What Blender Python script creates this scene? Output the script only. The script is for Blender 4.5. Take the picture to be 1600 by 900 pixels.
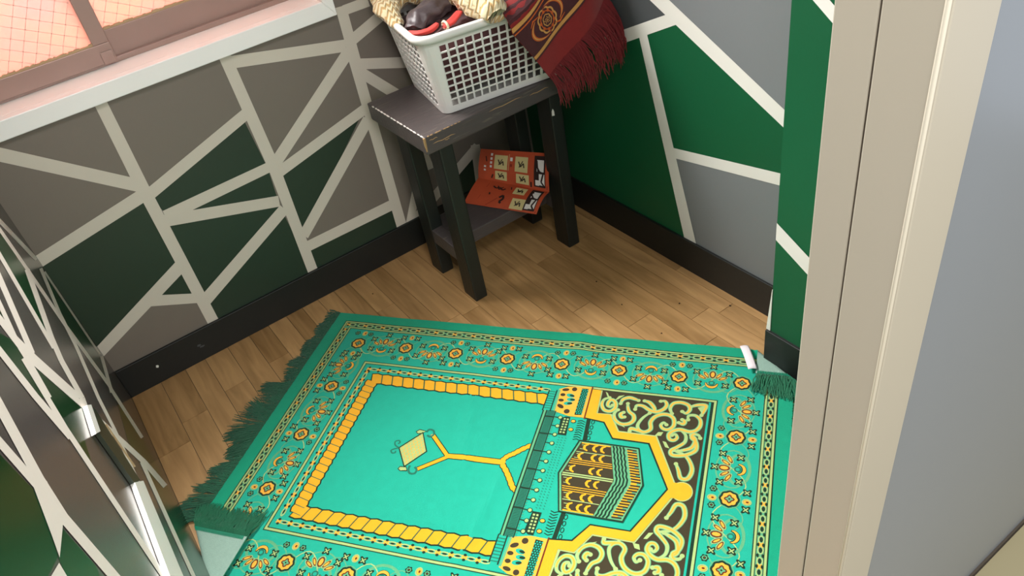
import bpy, bmesh, math, random
from mathutils import Vector, Matrix, noise
from mathutils.geometry import tessellate_polygon

for o in list(bpy.data.objects):
    bpy.data.objects.remove(o)
scene = bpy.context.scene
COL = scene.collection

# ---------------------------------------------------------------- camera
# world frame: corner of back wall and right wall at the origin, x to the left, y into the hall, z up
CAM_POS = (1.1797, 1.846, 1.33)
CAM_ROWS = ((-0.802361, 0.575564, -0.157932), (0.466581, 0.439881, -0.767338), (-0.372181, -0.68937, -0.621491))
CAM_F = 1216.32
cam_data = bpy.data.cameras.new('camera')
cam = bpy.data.objects.new('camera', cam_data)
COL.objects.link(cam)
r0, r1, r2 = (Vector(r) for r in CAM_ROWS)
m = Matrix((r0, -r1, -r2)).transposed().to_4x4()
m.translation = Vector(CAM_POS)
cam.matrix_world = m
cam_data.sensor_width = 36.0
cam_data.lens = CAM_F / 1600.0 * 36.0
cam_data.clip_start = 0.01
scene.camera = cam

# ---------------------------------------------------------------- world, lights, exposure
world = bpy.data.worlds.new('world')
scene.world = world
world.use_nodes = True
bg = world.node_tree.nodes['Background']
bg.inputs['Color'].default_value = (0.93, 0.97, 1.0, 1)
bg.inputs['Strength'].default_value = 0.5

def area(name, loc, target, sx, sy, power, color):
    l = bpy.data.lights.new(name, 'AREA')
    l.shape = 'RECTANGLE'; l.size = sx; l.size_y = sy
    l.energy = power; l.color = color
    o = bpy.data.objects.new(name, l)
    COL.objects.link(o)
    o.location = loc
    d = Vector(target) - Vector(loc)
    o.rotation_euler = d.to_track_quat('-Z', 'Y').to_euler()
    return o
area('daylight', (0.98, -0.75, 2.05), (0.62, 0.75, 0.2), 1.1, 0.8, 140.0, (1.0, 0.98, 0.95))
area('hall_fill_far', (1.25, 3.7, 1.75), (0.95, 0.3, 0.6), 0.9, 1.2, 16.0, (1.0, 0.97, 0.93))  # unseen light added in the hall to brighten the back wall
area('hall_fill_near', (1.08, 1.90, 2.00), (0.95, 0.2, 0.6), 0.45, 0.45, 7.5, (1.0, 0.97, 0.93))  # unseen light added by the doorway, grazing the frame and lifting the room

scene.view_settings.view_transform = 'Standard'
scene.view_settings.look = 'None'
scene.view_settings.exposure = 0.80
scene.view_settings.gamma = 1.0
scene.view_settings.use_curve_mapping = False

# ---------------------------------------------------------------- measured layout data (metres)
A_ST = [[(1.3293,0.7055),(1.0944,0.5049),(1.076,0.5303),(1.3103,0.7292)],[(1.093,0.7329),(1.1007,0.4907),(1.0722,0.4924),(1.0668,0.7356)],[(1.1,0.5149),(1.1024,0.0834),(1.0732,0.0839),(1.0717,0.5175)],[(1.0893,0.5141),(1.3539,0.4657),(1.3539,0.4352),(1.0871,0.4813)],[(1.0754,0.4782),(0.7941,0.5692),(0.8025,0.5965),(1.081,0.5072)],[(0.8073,0.73),(0.7974,0.3998),(0.7677,0.3996),(0.7794,0.7316)],[(0.7984,0.426),(0.8058,0.0733),(0.7768,0.0693),(0.769,0.4241)],[(0.7866,0.6955),(0.5049,0.6328),(0.5001,0.6626),(0.7796,0.7239)],[(0.7729,0.4182),(0.4862,0.6216),(0.506,0.6456),(0.7897,0.4447)],[(0.5,0.7423),(0.5042,0.5987),(0.4747,0.5952),(0.4717,0.7399)],[(0.5068,0.6132),(0.5148,0.0729),(0.4825,0.0658),(0.4774,0.6103)],[(0.776,0.393),(0.4976,0.4587),(0.5072,0.4867),(0.783,0.4225)],[(0.5128,0.4549),(0.7872,0.2209),(0.7696,0.1945),(0.4914,0.43)],[(0.7827,0.1549),(0.4845,0.1532),(0.4898,0.1877),(0.7848,0.1878)],[(1.0829,0.4002),(0.807,0.3183),(0.8008,0.3488),(1.0742,0.431)],[(1.0718,0.409),(0.7945,0.4184),(0.7959,0.4463),(1.0706,0.4407)],[(1.0807,0.1426),(0.7926,0.2922),(0.8055,0.3215),(1.0915,0.1769)],[(1.0963,0.3037),(1.3539,0.183),(1.3539,0.1488),(1.0866,0.27)],[(1.2054,0.2206),(1.0887,0.1603),(1.0788,0.1872),(1.1938,0.2494)],[(0.4801,0.6405),(0.3719,0.6758),(0.3848,0.7016),(0.4918,0.6663)],[(0.4942,0.5805),(0.3463,0.5291),(0.3396,0.5573),(0.4868,0.6071)],[(0.4976,0.5629),(0.3844,0.4287),(0.3609,0.4468),(0.4753,0.5798)],[(0.4658,0.0644),(0.185,0.2073),(0.2036,0.2355),(0.4813,0.0939)],[(0.4604,0.0789),(0.4122,0.1726),(0.4339,0.1883),(0.4821,0.0957)],[(0.217,0.234),(0.2302,0.0733),(0.1988,0.0621),(0.1868,0.2245)],[(0.3997,0.3858),(0.3763,0.2221),(0.3501,0.2209),(0.3749,0.3853)],[(0.4799,0.7176),(0.4111,0.7169),(0.4135,0.7417),(0.4816,0.7421)]]
A_GR = [[(1.3539,0.4496),(1.0896,0.4949),(1.0984,0.2827),(1.3539,0.1615)],[(1.0999,0.2794),(1.1871,0.2336),(1.0921,0.179)],[(1.082,0.4911),(0.8092,0.5807),(0.7988,0.4322),(1.0653,0.4237)],[(1.0653,0.4237),(0.7988,0.4322),(0.806,0.3327),(1.0694,0.4146)],[(1.0708,0.4115),(0.806,0.3327),(0.8066,0.3067),(1.0776,0.1634)],[(1.0776,0.1634),(0.8066,0.3067),(0.792,0.081),(1.0871,0.0855)],[(0.7753,0.4096),(0.5069,0.4709),(0.7726,0.2133),(0.7889,0.354)],[(0.7785,0.1751),(0.499,0.1744),(0.5003,0.0795),(0.792,0.081)],[(0.2767,0.1782),(0.2022,0.2075),(0.2146,0.0677),(0.2461,0.06),(0.3055,0.06)]]
B_ST = [[(0.3824,0.5445),(0.6538,0.6712),(0.642,0.6951),(0.37,0.5727)],[(0.5328,0.7152),(0.9466,0.5067),(0.9667,0.5351),(0.564,0.7418)],[(0.5142,0.6178),(0.655,0.06),(0.6582,0.06),(0.6914,0.0838),(0.542,0.6282)],[(0.5969,0.3214),(0.9564,0.3788),(0.9614,0.4098),(0.6062,0.3509)]]
B_GR = [[(0.531,0.6312),(0.6363,0.678),(0.9341,0.5322),(0.9427,0.391),(0.6104,0.3377)],[(-0.04,0.45),(0.5254,0.6148),(0.6672,0.0886),(0.6894,0.06),(-0.0743,0.06)]]
B_DK = [[(0.021,0.6721),(0.6076,0.7252),(0.6344,0.6776),(-0.0606,0.3747)]]
P_ST = [[(1.0287,0.3467),(1.118,0.296),(1.1366,0.3279),(1.0287,0.3881)],[(1.0521,0.8506),(1.123,0.7991),(1.1383,0.8157),(1.0689,0.8665)]]
C_ST = [[(0.2272,0.6787),(0.0613,0.4892),(0.0,0.4627),(0.0,0.4748),(0.1655,0.6567)],[(0.2819,0.6897),(0.2853,0.5886),(0.2349,0.5659),(0.2335,0.6712)],[(0.2853,0.5886),(0.299,0.447),(0.2462,0.418),(0.2349,0.5659)],[(0.2989,0.4469),(0.2729,0.2556),(0.2144,0.2169),(0.2462,0.4182)],[(0.2726,0.2561),(0.285,0.2527),(0.2278,0.2131),(0.2147,0.2164)],[(0.2853,0.2525),(0.3266,0.1289),(0.2687,0.0838),(0.2275,0.2133)],[(0.0846,0.4797),(0.2669,0.4613),(0.2138,0.4318),(0.0206,0.4487)],[(0.2673,0.4612),(0.3456,0.4289),(0.2957,0.399),(0.2135,0.4319)],[(0.3453,0.4289),(0.5131,0.4069),(0.4725,0.3783),(0.296,0.399)],[(0.5133,0.4069),(0.579,0.3778),(0.5409,0.349),(0.4723,0.3784)],[(0.5789,0.3779),(0.7194,0.3498),(0.6879,0.3217),(0.541,0.349)],[(0.0468,0.4498),(0.0672,0.2085),(0.0239,0.1819),(0.0062,0.4308)],[(0.069,0.204),(0.3068,0.2619),(0.2537,0.2234),(0.0,0.1583),(0.0,0.1585)],[(0.3037,0.5949),(0.5567,0.5878),(0.5005,0.5544),(0.2263,0.5572)],[(0.5572,0.5878),(0.6153,0.5761),(0.5623,0.5432),(0.5,0.5544)],[(0.6158,0.5759),(0.6696,0.5295),(0.6185,0.4951),(0.5618,0.5434)],[(0.6687,0.5298),(0.6951,0.5302),(0.6478,0.4958),(0.6195,0.4949)],[(0.4684,0.7288),(0.5956,0.5907),(0.5547,0.5671),(0.4231,0.7099)],[(0.6089,0.76),(0.7843,0.7094),(0.7415,0.684),(0.5542,0.7348)],[(0.7351,0.7841),(0.8077,0.755),(0.7767,0.7378),(0.7008,0.7673)],[(0.8199,0.8025),(0.8216,0.7463),(0.7765,0.7226),(0.7763,0.7821)],[(0.8205,0.7612),(0.7939,0.7054),(0.7459,0.6803),(0.7762,0.7399)],[(0.7937,0.705),(0.7009,0.5518),(0.6408,0.5154),(0.7462,0.6807)],[(0.8197,0.7242),(0.7004,0.532),(0.6524,0.5022),(0.7841,0.7062)],[(0.7005,0.5322),(0.6132,0.3783),(0.5542,0.3366),(0.6523,0.502)],[(0.6132,0.3783),(0.5309,0.2333),(0.461,0.1792),(0.5542,0.3366)],[(0.5315,0.2345),(0.491,0.1151),(0.4125,0.0475),(0.4603,0.1779)],[(0.8233,0.7485),(0.8302,0.737),(0.795,0.7172),(0.7878,0.7293)],[(0.8302,0.7371),(0.8752,0.6927),(0.8419,0.6712),(0.7951,0.7171)],[(0.8501,0.7469),(0.9129,0.6651),(0.8811,0.6429),(0.8163,0.7278)],[(0.913,0.665),(0.9399,0.6017),(0.9083,0.577),(0.8811,0.643)],[(0.9399,0.6017),(1.0084,0.4359),(0.9777,0.4034),(0.9083,0.577)],[(0.9351,0.8294),(0.9379,0.7437),(0.9014,0.722),(0.9006,0.8122)],[(0.9379,0.7435),(0.9261,0.6576),(0.8865,0.631),(0.9014,0.7222)],[(0.5498,0.2545),(0.841,0.2137),(0.8074,0.1749),(0.4996,0.2121)],[(1.0899,0.8635),(1.1592,0.8034),(1.1249,0.7771),(1.0513,0.8401)],[(1.1594,0.8032),(1.1829,0.7668),(1.1491,0.7388),(1.1246,0.7774)],[(1.1831,0.7661),(1.1885,0.6569),(1.1515,0.6215),(1.1489,0.7396)],[(1.1726,0.8776),(1.1742,0.8053),(1.147,0.7863),(1.147,0.8626)],[(1.1708,0.81),(1.1265,0.7716),(1.1706,0.7546),(1.2544,0.7899),(1.2299,0.7949),(1.1951,0.8038)],[(1.2645,0.7944),(1.2746,0.7819),(1.3062,0.823)]]
C_GR = [[(1.1828,0.8749),(1.1771,0.8095),(1.1922,0.8007),(1.2511,0.7899),(1.31,0.8281),(1.3761,0.9142)],[(1.1904,0.7661),(1.1914,0.6972),(1.2106,0.6925),(1.2778,0.7808),(1.2556,0.7914)],[(0.8077,0.7168),(0.6818,0.5214),(0.8454,0.5821),(0.9195,0.5875),(0.8973,0.6542),(0.8335,0.7375)],[(0.2853,0.692),(0.2601,0.5749),(0.5599,0.5814),(0.4541,0.7264)],[(0.8689,0.8109),(0.8053,0.7469),(0.8613,0.6806),(0.9055,0.7216),(0.935,0.8244)],[(0.067,0.4617),(0.0401,0.2011),(0.2569,0.2333),(0.2749,0.434)],[(0.6776,0.772),(0.7748,0.744),(0.8024,0.7507),(0.7529,0.7873)],[(0.2385,0.2128),(0.2982,0.1068),(0.4923,0.002),(0.6675,0.002),(0.8252,0.2059),(0.5252,0.2337),(0.5108,0.2832)]]
DUCT = [[(0.6998,0.5344),(0.6619,0.5052),(0.7444,0.5103),(0.7872,0.5419)],[(0.6694,0.5082),(0.6487,0.4851),(0.7116,0.3545),(0.7735,0.4098),(0.7555,0.517)],[(0.6643,0.4582),(0.6545,0.4506),(0.6717,0.3528),(0.6852,0.3641)],[(0.7735,0.4098),(0.6948,0.336),(0.9257,0.3267),(0.9976,0.4205)]]
RUG_O=(0.7909, 0.1504); RUG_U=(-0.60449, 0.79661); RUG_V=(0.79661, 0.60449)
ARABESQUE=[[(0.7799, 0.1897), (0.7762, 0.1954), (0.7696, 0.1919), (0.7694, 0.1815), (0.7758, 0.174), (0.7851, 0.1817), (0.7872, 0.1968), (0.7788, 0.2083), (0.7649, 0.2067), (0.7558, 0.1915), (0.7583, 0.1755), (0.7688, 0.1686)], [(0.8129, 0.2204), (0.8064, 0.2214), (0.8029, 0.2132), (0.8085, 0.2073)], [(0.7949, 0.2019), (0.7887, 0.2143), (0.794, 0.2309), (0.8083, 0.2409), (0.8247, 0.2382), (0.834, 0.2268), (0.8314, 0.2124), (0.8201, 0.2029), (0.8148, 0.1898), (0.8129, 0.1799)], [(0.797, 0.1824), (0.8002, 0.1689), (0.8125, 0.1618), (0.8245, 0.1639), (0.8348, 0.1674)], [(0.832, 0.1947), (0.8337, 0.183), (0.8469, 0.1822), (0.8638, 0.1922), (0.8792, 0.1947), (0.8927, 0.185), (0.8982, 0.1715), (0.8929, 0.1609), (0.8836, 0.1624)], [(0.8481, 0.1666), (0.8601, 0.1699), (0.8718, 0.1833), (0.8754, 0.1941)], [(0.8652, 0.2007), (0.8528, 0.2164), (0.8452, 0.2372), (0.8504, 0.2509), (0.8631, 0.2547), (0.8743, 0.2445), (0.8712, 0.2256), (0.8779, 0.2098), (0.8913, 0.2002), (0.906, 0.1991), (0.9184, 0.2082), (0.9211, 0.2271), (0.9119, 0.2394), (0.9, 0.239), (0.8941, 0.2304), (0.8993, 0.2222), (0.9056, 0.2273)], [(0.8312, 0.2577), (0.8326, 0.2502), (0.8441, 0.2519), (0.8597, 0.2565)], [(0.9127, 0.1943), (0.907, 0.1802), (0.9122, 0.1643), (0.9283, 0.1592), (0.9438, 0.1643), (0.949, 0.1761), (0.9432, 0.1882), (0.9336, 0.1847)], [(0.9499, 0.1684), (0.9637, 0.1612), (0.981, 0.1597), (0.9798, 0.1736), (0.9752, 0.1891)], [(0.9491, 0.2056), (0.9486, 0.1947), (0.9619, 0.1913), (0.9739, 0.2015), (0.9759, 0.2181), (0.9686, 0.2323), (0.955, 0.2382), (0.9367, 0.2353), (0.923, 0.2411), (0.9147, 0.252), (0.9174, 0.2645), (0.9266, 0.2664), (0.9327, 0.2584), (0.9279, 0.2498), (0.9212, 0.2533)], [(0.9368, 0.2365), (0.9492, 0.2485), (0.9499, 0.267), (0.9361, 0.2832), (0.9252, 0.2941), (0.9285, 0.3049), (0.946, 0.304), (0.9625, 0.2967), (0.9747, 0.2833), (0.9723, 0.2632), (0.9623, 0.2533), (0.9646, 0.2436), (0.9754, 0.2441), (0.9798, 0.2515)], [(0.9306, 0.2171), (0.94, 0.2192), (0.9426, 0.2115), (0.9366, 0.2076)], [(0.9301, 0.2926), (0.958, 0.3046), (0.9729, 0.3328), (0.9681, 0.3577), (0.9541, 0.3603), (0.9467, 0.3416), (0.9398, 0.3265)], [(0.9605, 0.2463), (0.9703, 0.2578), (0.9648, 0.2802), (0.9401, 0.293)]]
LEAVES=[[(0.7564, 0.152), (0.762, 0.1551), (0.7702, 0.171), (0.7632, 0.1655)], [(0.8016, 0.1556), (0.7887, 0.1603), (0.782, 0.1757), (0.7888, 0.1707)], [(0.886, 0.2604), (0.8916, 0.25), (0.9023, 0.2482), (0.8986, 0.2594)], [(0.9042, 0.2725), (0.9115, 0.2736), (0.921, 0.2892), (0.9118, 0.2874)], [(0.8106, 0.2429), (0.817, 0.2468), (0.8198, 0.2499), (0.8092, 0.2456)], [(0.9646, 0.1686), (0.9802, 0.1611), (0.9776, 0.1863), (0.9711, 0.1775)]]
STAND={'diamond': [(0.3326, 0.3889), (0.3713, 0.3384), (0.4005, 0.3875), (0.3659, 0.4356)], 'arm1': [(0.3951, 0.339), (0.452, 0.3902)], 'arm2': [(0.398, 0.4369), (0.4531, 0.3929)], 'stem': [(0.4497, 0.3906), (0.5216, 0.388), (0.5789, 0.3863)], 'leg1': [(0.5776, 0.3824), (0.5855, 0.3696), (0.597, 0.3605), (0.6115, 0.3451), (0.6288, 0.3306)], 'leg2': [(0.5805, 0.3916), (0.5953, 0.4084), (0.6076, 0.4251), (0.6204, 0.4441), (0.6302, 0.4502)], 'hook1': [(0.3793, 0.3355), (0.3825, 0.3272), (0.3935, 0.3285), (0.3987, 0.3384), (0.3931, 0.347), (0.3841, 0.3439)], 'hook2': [(0.39, 0.4327), (0.3974, 0.4384), (0.3966, 0.4484), (0.3861, 0.4503), (0.3787, 0.4418), (0.3777, 0.4306)], 'scroll1': [(0.3326, 0.3889), (0.321, 0.3834), (0.3167, 0.3736), (0.324, 0.3693), (0.3289, 0.3745), (0.3253, 0.3782)], 'scroll2': [(0.3329, 0.3895), (0.3241, 0.3934), (0.3175, 0.399), (0.323, 0.4054), (0.3296, 0.4028), (0.3278, 0.3987)], 'cap1': [(0.3542, 0.3382), (0.3604, 0.3309), (0.3769, 0.3328), (0.3719, 0.3398), (0.3603, 0.3433)], 'cap2': [(0.354, 0.4434), (0.3564, 0.4372), (0.3712, 0.436), (0.3763, 0.445), (0.361, 0.4478)]}
XC = 1.354          # left wall
YA = -0.012         # back wall
XP = 0.1243         # face of the green column
rnd = random.Random(7)

# ---------------------------------------------------------------- materials
def lin(c):
    return tuple(((x / 255.0) / 12.92 if x / 255.0 <= 0.04045 else ((x / 255.0 + 0.055) / 1.055) ** 2.4) for x in c) + (1.0,)

def mat(name, rgb, rough=0.6, var=0.08, vscale=6.0, bump=0.0, bscale=200.0, metal=0.0, sheen=0.0, spec=0.5, stretch=(1, 1, 1), coat=0.0):
    m = bpy.data.materials.new(name)
    m.use_nodes = True
    nt = m.node_tree; N = nt.nodes; L = nt.links
    b = N['Principled BSDF']
    b.inputs['Roughness'].default_value = rough
    b.inputs['Metallic'].default_value = metal
    b.inputs['Specular IOR Level'].default_value = spec
    if sheen:
        b.inputs['Sheen Weight'].default_value = sheen
    if coat:
        b.inputs['Coat Weight'].default_value = coat
        b.inputs['Coat Roughness'].default_value = 0.12
    geo = N.new('ShaderNodeNewGeometry')
    mp = N.new('ShaderNodeMapping'); mp.inputs['Scale'].default_value = stretch
    L.new(geo.outputs['Position'], mp.inputs['Vector'])
    nz = N.new('ShaderNodeTexNoise'); nz.inputs['Scale'].default_value = vscale; nz.inputs['Detail'].default_value = 4
    L.new(mp.outputs['Vector'], nz.inputs['Vector'])
    mx = N.new('ShaderNodeMix'); mx.data_type = 'RGBA'
    c = lin(rgb)
    mx.inputs[6].default_value = tuple(max(0, x * (1 - var)) for x in c[:3]) + (1,)
    mx.inputs[7].default_value = tuple(min(1, x * (1 + var)) for x in c[:3]) + (1,)
    L.new(nz.outputs['Fac'], mx.inputs[0])
    L.new(mx.outputs[2], b.inputs['Base Color'])
    if bump:
        n2 = N.new('ShaderNodeTexNoise'); n2.inputs['Scale'].default_value = bscale; n2.inputs['Detail'].default_value = 3
        L.new(mp.outputs['Vector'], n2.inputs['Vector'])
        bp = N.new('ShaderNodeBump'); bp.inputs['Strength'].default_value = bump; bp.inputs['Distance'].default_value = 0.002
        L.new(n2.outputs['Fac'], bp.inputs['Height'])
        L.new(bp.outputs['Normal'], b.inputs['Normal'])
    return m

M = {}
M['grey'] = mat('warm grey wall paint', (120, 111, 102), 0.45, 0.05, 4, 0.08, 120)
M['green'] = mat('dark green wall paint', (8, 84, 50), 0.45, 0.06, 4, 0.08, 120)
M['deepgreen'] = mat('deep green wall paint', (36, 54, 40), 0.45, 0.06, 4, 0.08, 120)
M['dkgrey'] = mat('charcoal wall paint', (74, 78, 80), 0.45, 0.05, 4, 0.08, 120)
M['stripe'] = mat('off white stripe paint', (208, 200, 186), 0.5, 0.04, 8, 0.08, 120)
M['bstripe'] = mat('white stripe paint', (222, 220, 212), 0.5, 0.04, 8, 0.08, 120)
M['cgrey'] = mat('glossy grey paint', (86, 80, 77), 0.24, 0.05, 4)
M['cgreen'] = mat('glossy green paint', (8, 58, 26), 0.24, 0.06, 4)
M['cstripe'] = mat('glossy white stripe paint', (226, 218, 208), 0.45, 0.04, 8)
M['black'] = mat('black baseboard paint', (20, 23, 21), 0.5, 0.15, 10, 0.1, 90)
M['white'] = mat('white woodwork paint', (248, 247, 244), 0.35, 0.02, 5)
M['edge'] = mat('bare white plaster edge', (226, 226, 216), 0.7, 0.05, 20)
M['jamb'] = mat('beige door frame paint', (176, 168, 152), 0.35, 0.03, 3)
M['jamb_highlight'] = mat('door frame painted highlight', (206, 198, 180), 0.3, 0.03, 3)
M['groove'] = mat('dark groove', (84, 74, 62), 0.8, 0.1, 10)
M['hall'] = mat('pale blue grey hall wall', (124, 130, 138), 0.25, 0.04, 2)
M['hallfloor'] = mat('beige hall floor', (176, 164, 128), 0.4, 0.08, 5)
M['ceil'] = mat('white ceiling', (228, 226, 220), 0.8, 0.02, 3)
M['alu'] = mat('brown aluminium', (158, 132, 122), 0.4, 0.06, 12, metal=0.25)
M['wire'] = mat('glass wire', (226, 188, 176), 0.5, 0.05, 10)
M['plastic'] = mat('white basket plastic', (232, 231, 226), 0.35, 0.03, 8)
M['duct'] = mat('white duct plastic', (240, 238, 232), 0.35, 0.03, 8)
M['ductdark'] = mat('dark green duct cover', (38, 48, 36), 0.35, 0.2, 20)
M['ductedge'] = mat('pale brown duct edge', (176, 150, 112), 0.5, 0.1, 20)

def pane_mat():
    m = bpy.data.materials.new('rose obscured glass'); m.use_nodes = True
    nt = m.node_tree; N = nt.nodes; L = nt.links
    b = N['Principled BSDF']; out = N['Material Output']
    b.inputs['Base Color'].default_value = lin((226, 200, 190)); b.inputs['Roughness'].default_value = 0.15
    tr = N.new('ShaderNodeBsdfTranslucent')
    geo = N.new('ShaderNodeNewGeometry'); nz = N.new('ShaderNodeTexNoise'); nz.inputs['Scale'].default_value = 5.0; nz.inputs['Detail'].default_value = 3
    L.new(geo.outputs['Position'], nz.inputs['Vector'])
    rp = N.new('ShaderNodeValToRGB')
    rp.color_ramp.elements[0].position = 0.35; rp.color_ramp.elements[0].color = lin((222, 172, 154))
    rp.color_ramp.elements[1].position = 0.65; rp.color_ramp.elements[1].color = lin((204, 166, 160))
    L.new(nz.outputs['Fac'], rp.inputs['Fac'])
    L.new(rp.outputs['Color'], tr.inputs['Color'])
    mx = N.new('ShaderNodeMixShader'); mx.inputs[0].default_value = 0.75
    L.new(b.outputs['BSDF'], mx.inputs[1]); L.new(tr.outputs['BSDF'], mx.inputs[2])
    L.new(mx.outputs['Shader'], out.inputs['Surface'])
    return m
M['pane'] = pane_mat()

def wood_mat(name, dark, light, rough, axis_scale, obj_random=True, wave=True, bump=0.1):
    m = bpy.data.materials.new(name); m.use_nodes = True
    nt = m.node_tree; N = nt.nodes; L = nt.links
    b = N['Principled BSDF']; b.inputs['Roughness'].default_value = rough
    geo = N.new('ShaderNodeNewGeometry')
    oi = N.new('ShaderNodeObjectInfo')
    mul = N.new('ShaderNodeMath'); mul.operation = 'MULTIPLY'; mul.inputs[1].default_value = 37.0
    L.new(oi.outputs['Random'], mul.inputs[0])
    cb = N.new('ShaderNodeCombineXYZ')
    for i in range(3): L.new(mul.outputs[0], cb.inputs[i])
    add = N.new('ShaderNodeVectorMath'); add.operation = 'ADD'
    L.new(geo.outputs['Position'], add.inputs[0]); L.new(cb.outputs[0], add.inputs[1])
    mp = N.new('ShaderNodeMapping'); mp.inputs['Scale'].default_value = axis_scale
    L.new(add.outputs[0], mp.inputs['Vector'])
    nz = N.new('ShaderNodeTexNoise'); nz.inputs['Scale'].default_value = 1.0; nz.inputs['Detail'].default_value = 6; nz.inputs['Distortion'].default_value = 0.8
    L.new(mp.outputs['Vector'], nz.inputs['Vector'])
    # growth rings: fine lines folded out of a slow noise
    n2 = N.new('ShaderNodeTexNoise'); n2.inputs['Scale'].default_value = 0.22; n2.inputs['Detail'].default_value = 1.0
    L.new(mp.outputs['Vector'], n2.inputs['Vector'])
    ml = N.new('ShaderNodeMath'); ml.operation = 'MULTIPLY'; ml.inputs[1].default_value = 60.0
    L.new(n2.outputs['Fac'], ml.inputs[0])
    sn = N.new('ShaderNodeMath'); sn.operation = 'SINE'; L.new(ml.outputs[0], sn.inputs[0])
    ma = N.new('ShaderNodeMath'); ma.operation = 'MULTIPLY_ADD'; ma.inputs[1].default_value = 0.05 if wave else 0.0
    L.new(sn.outputs[0], ma.inputs[0]); L.new(nz.outputs['Fac'], ma.inputs[2])
    ro = N.new('ShaderNodeMath'); ro.operation = 'MULTIPLY_ADD'; ro.inputs[1].default_value = 0.34 if obj_random else 0.0
    L.new(oi.outputs['Random'], ro.inputs[0]); L.new(ma.outputs[0], ro.inputs[2])
    sb = N.new('ShaderNodeMath'); sb.operation = 'SUBTRACT'; sb.inputs[1].default_value = 0.17 if obj_random else 0.0
    L.new(ro.outputs[0], sb.inputs[0])
    rp = N.new('ShaderNodeValToRGB')
    rp.color_ramp.elements[0].position = 0.12; rp.color_ramp.elements[0].color = lin(dark)
    rp.color_ramp.elements[1].position = 0.85; rp.color_ramp.elements[1].color = lin(light)
    L.new(sb.outputs[0], rp.inputs['Fac']); L.new(rp.outputs['Color'], b.inputs['Base Color'])
    bp = N.new('ShaderNodeBump'); bp.inputs['Strength'].default_value = bump; bp.inputs['Distance'].default_value = 0.001
    L.new(nz.outputs['Fac'], bp.inputs['Height']); L.new(bp.outputs['Normal'], b.inputs['Normal'])
    return m
M['oak'] = wood_mat('oak floorboard', (142, 106, 62), (200, 158, 106), 0.40, (45, 5, 45))

def stool_mat():
    m = bpy.data.materials.new('worn black painted wood'); m.use_nodes = True
    nt = m.node_tree; N = nt.nodes; L = nt.links
    b = N['Principled BSDF']; b.inputs['Roughness'].default_value = 0.42
    geo = N.new('ShaderNodeNewGeometry')
    mp = N.new('ShaderNodeMapping'); mp.inputs['Scale'].default_value = (14, 120, 120)
    L.new(geo.outputs['Position'], mp.inputs['Vector'])
    nz = N.new('ShaderNodeTexNoise'); nz.inputs['Scale'].default_value = 1.0; nz.inputs['Detail'].default_value = 5
    L.new(mp.outputs['Vector'], nz.inputs['Vector'])
    rp = N.new('ShaderNodeValToRGB')
    rp.color_ramp.elements[0].position = 0.62; rp.color_ramp.elements[0].color = lin((80, 73, 72))
    rp.color_ramp.elements[1].position = 0.78; rp.color_ramp.elements[1].color = lin((120, 110, 98))
    L.new(nz.outputs['Fac'], rp.inputs['Fac']); L.new(rp.outputs['Color'], b.inputs['Base Color'])
    bp = N.new('ShaderNodeBump'); bp.inputs['Strength'].default_value = 0.5; bp.inputs['Distance'].default_value = 0.002
    L.new(nz.outputs['Fac'], bp.inputs['Height']); L.new(bp.outputs['Normal'], b.inputs['Normal'])
    return m
M['stool'] = stool_mat()
M['legpaint'] = mat('dark stool leg paint', (26, 30, 27), 0.45, 0.25, 30, 0.25, 90, stretch=(1, 1, 0.25))
M['barewood'] = mat('bare worn wood', (170, 136, 92), 0.7, 0.3, 60, 0.3, 150)
M['scuff'] = mat('pale scuff', (226, 220, 212), 0.6, 0.1, 60)

def pile(name, rgb, var=0.07):
    return mat(name, rgb, 0.9, var, 60, 0.35, 900, sheen=0.25, spec=0.15)
P = {}
P['turq'] = pile('turquoise pile', (22, 164, 138), 0.09)
P['edge'] = pile('green edge pile', (4, 152, 116))
P['band'] = pile('soft green pile', (92, 164, 118))
P['pale'] = pile('pale green pile', (160, 184, 116))
P['dark'] = pile('dark green line pile', (14, 46, 28))
P['teal'] = pile('teal pile', (28, 108, 86))
P['olive'] = pile('olive brown pile', (56, 48, 28))
P['yellow'] = pile('golden yellow pile', (226, 164, 30))
P['orange'] = pile('orange ochre pile', (226, 168, 58))
P['brown'] = pile('red brown pile', (100, 44, 16))
M['backing'] = mat('pale grey green rug backing', (142, 172, 158), 0.95, 0.12, 120, 0.5, 500)
M['fringe'] = mat('green fringe yarn', (4, 94, 62), 0.85, 0.3, 40, sheen=0.2)
M['label'] = mat('white woven label', (236, 226, 228), 0.8, 0.03, 30)
M['print'] = mat('grey label print', (150, 146, 150), 0.8, 0.05, 30)

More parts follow.
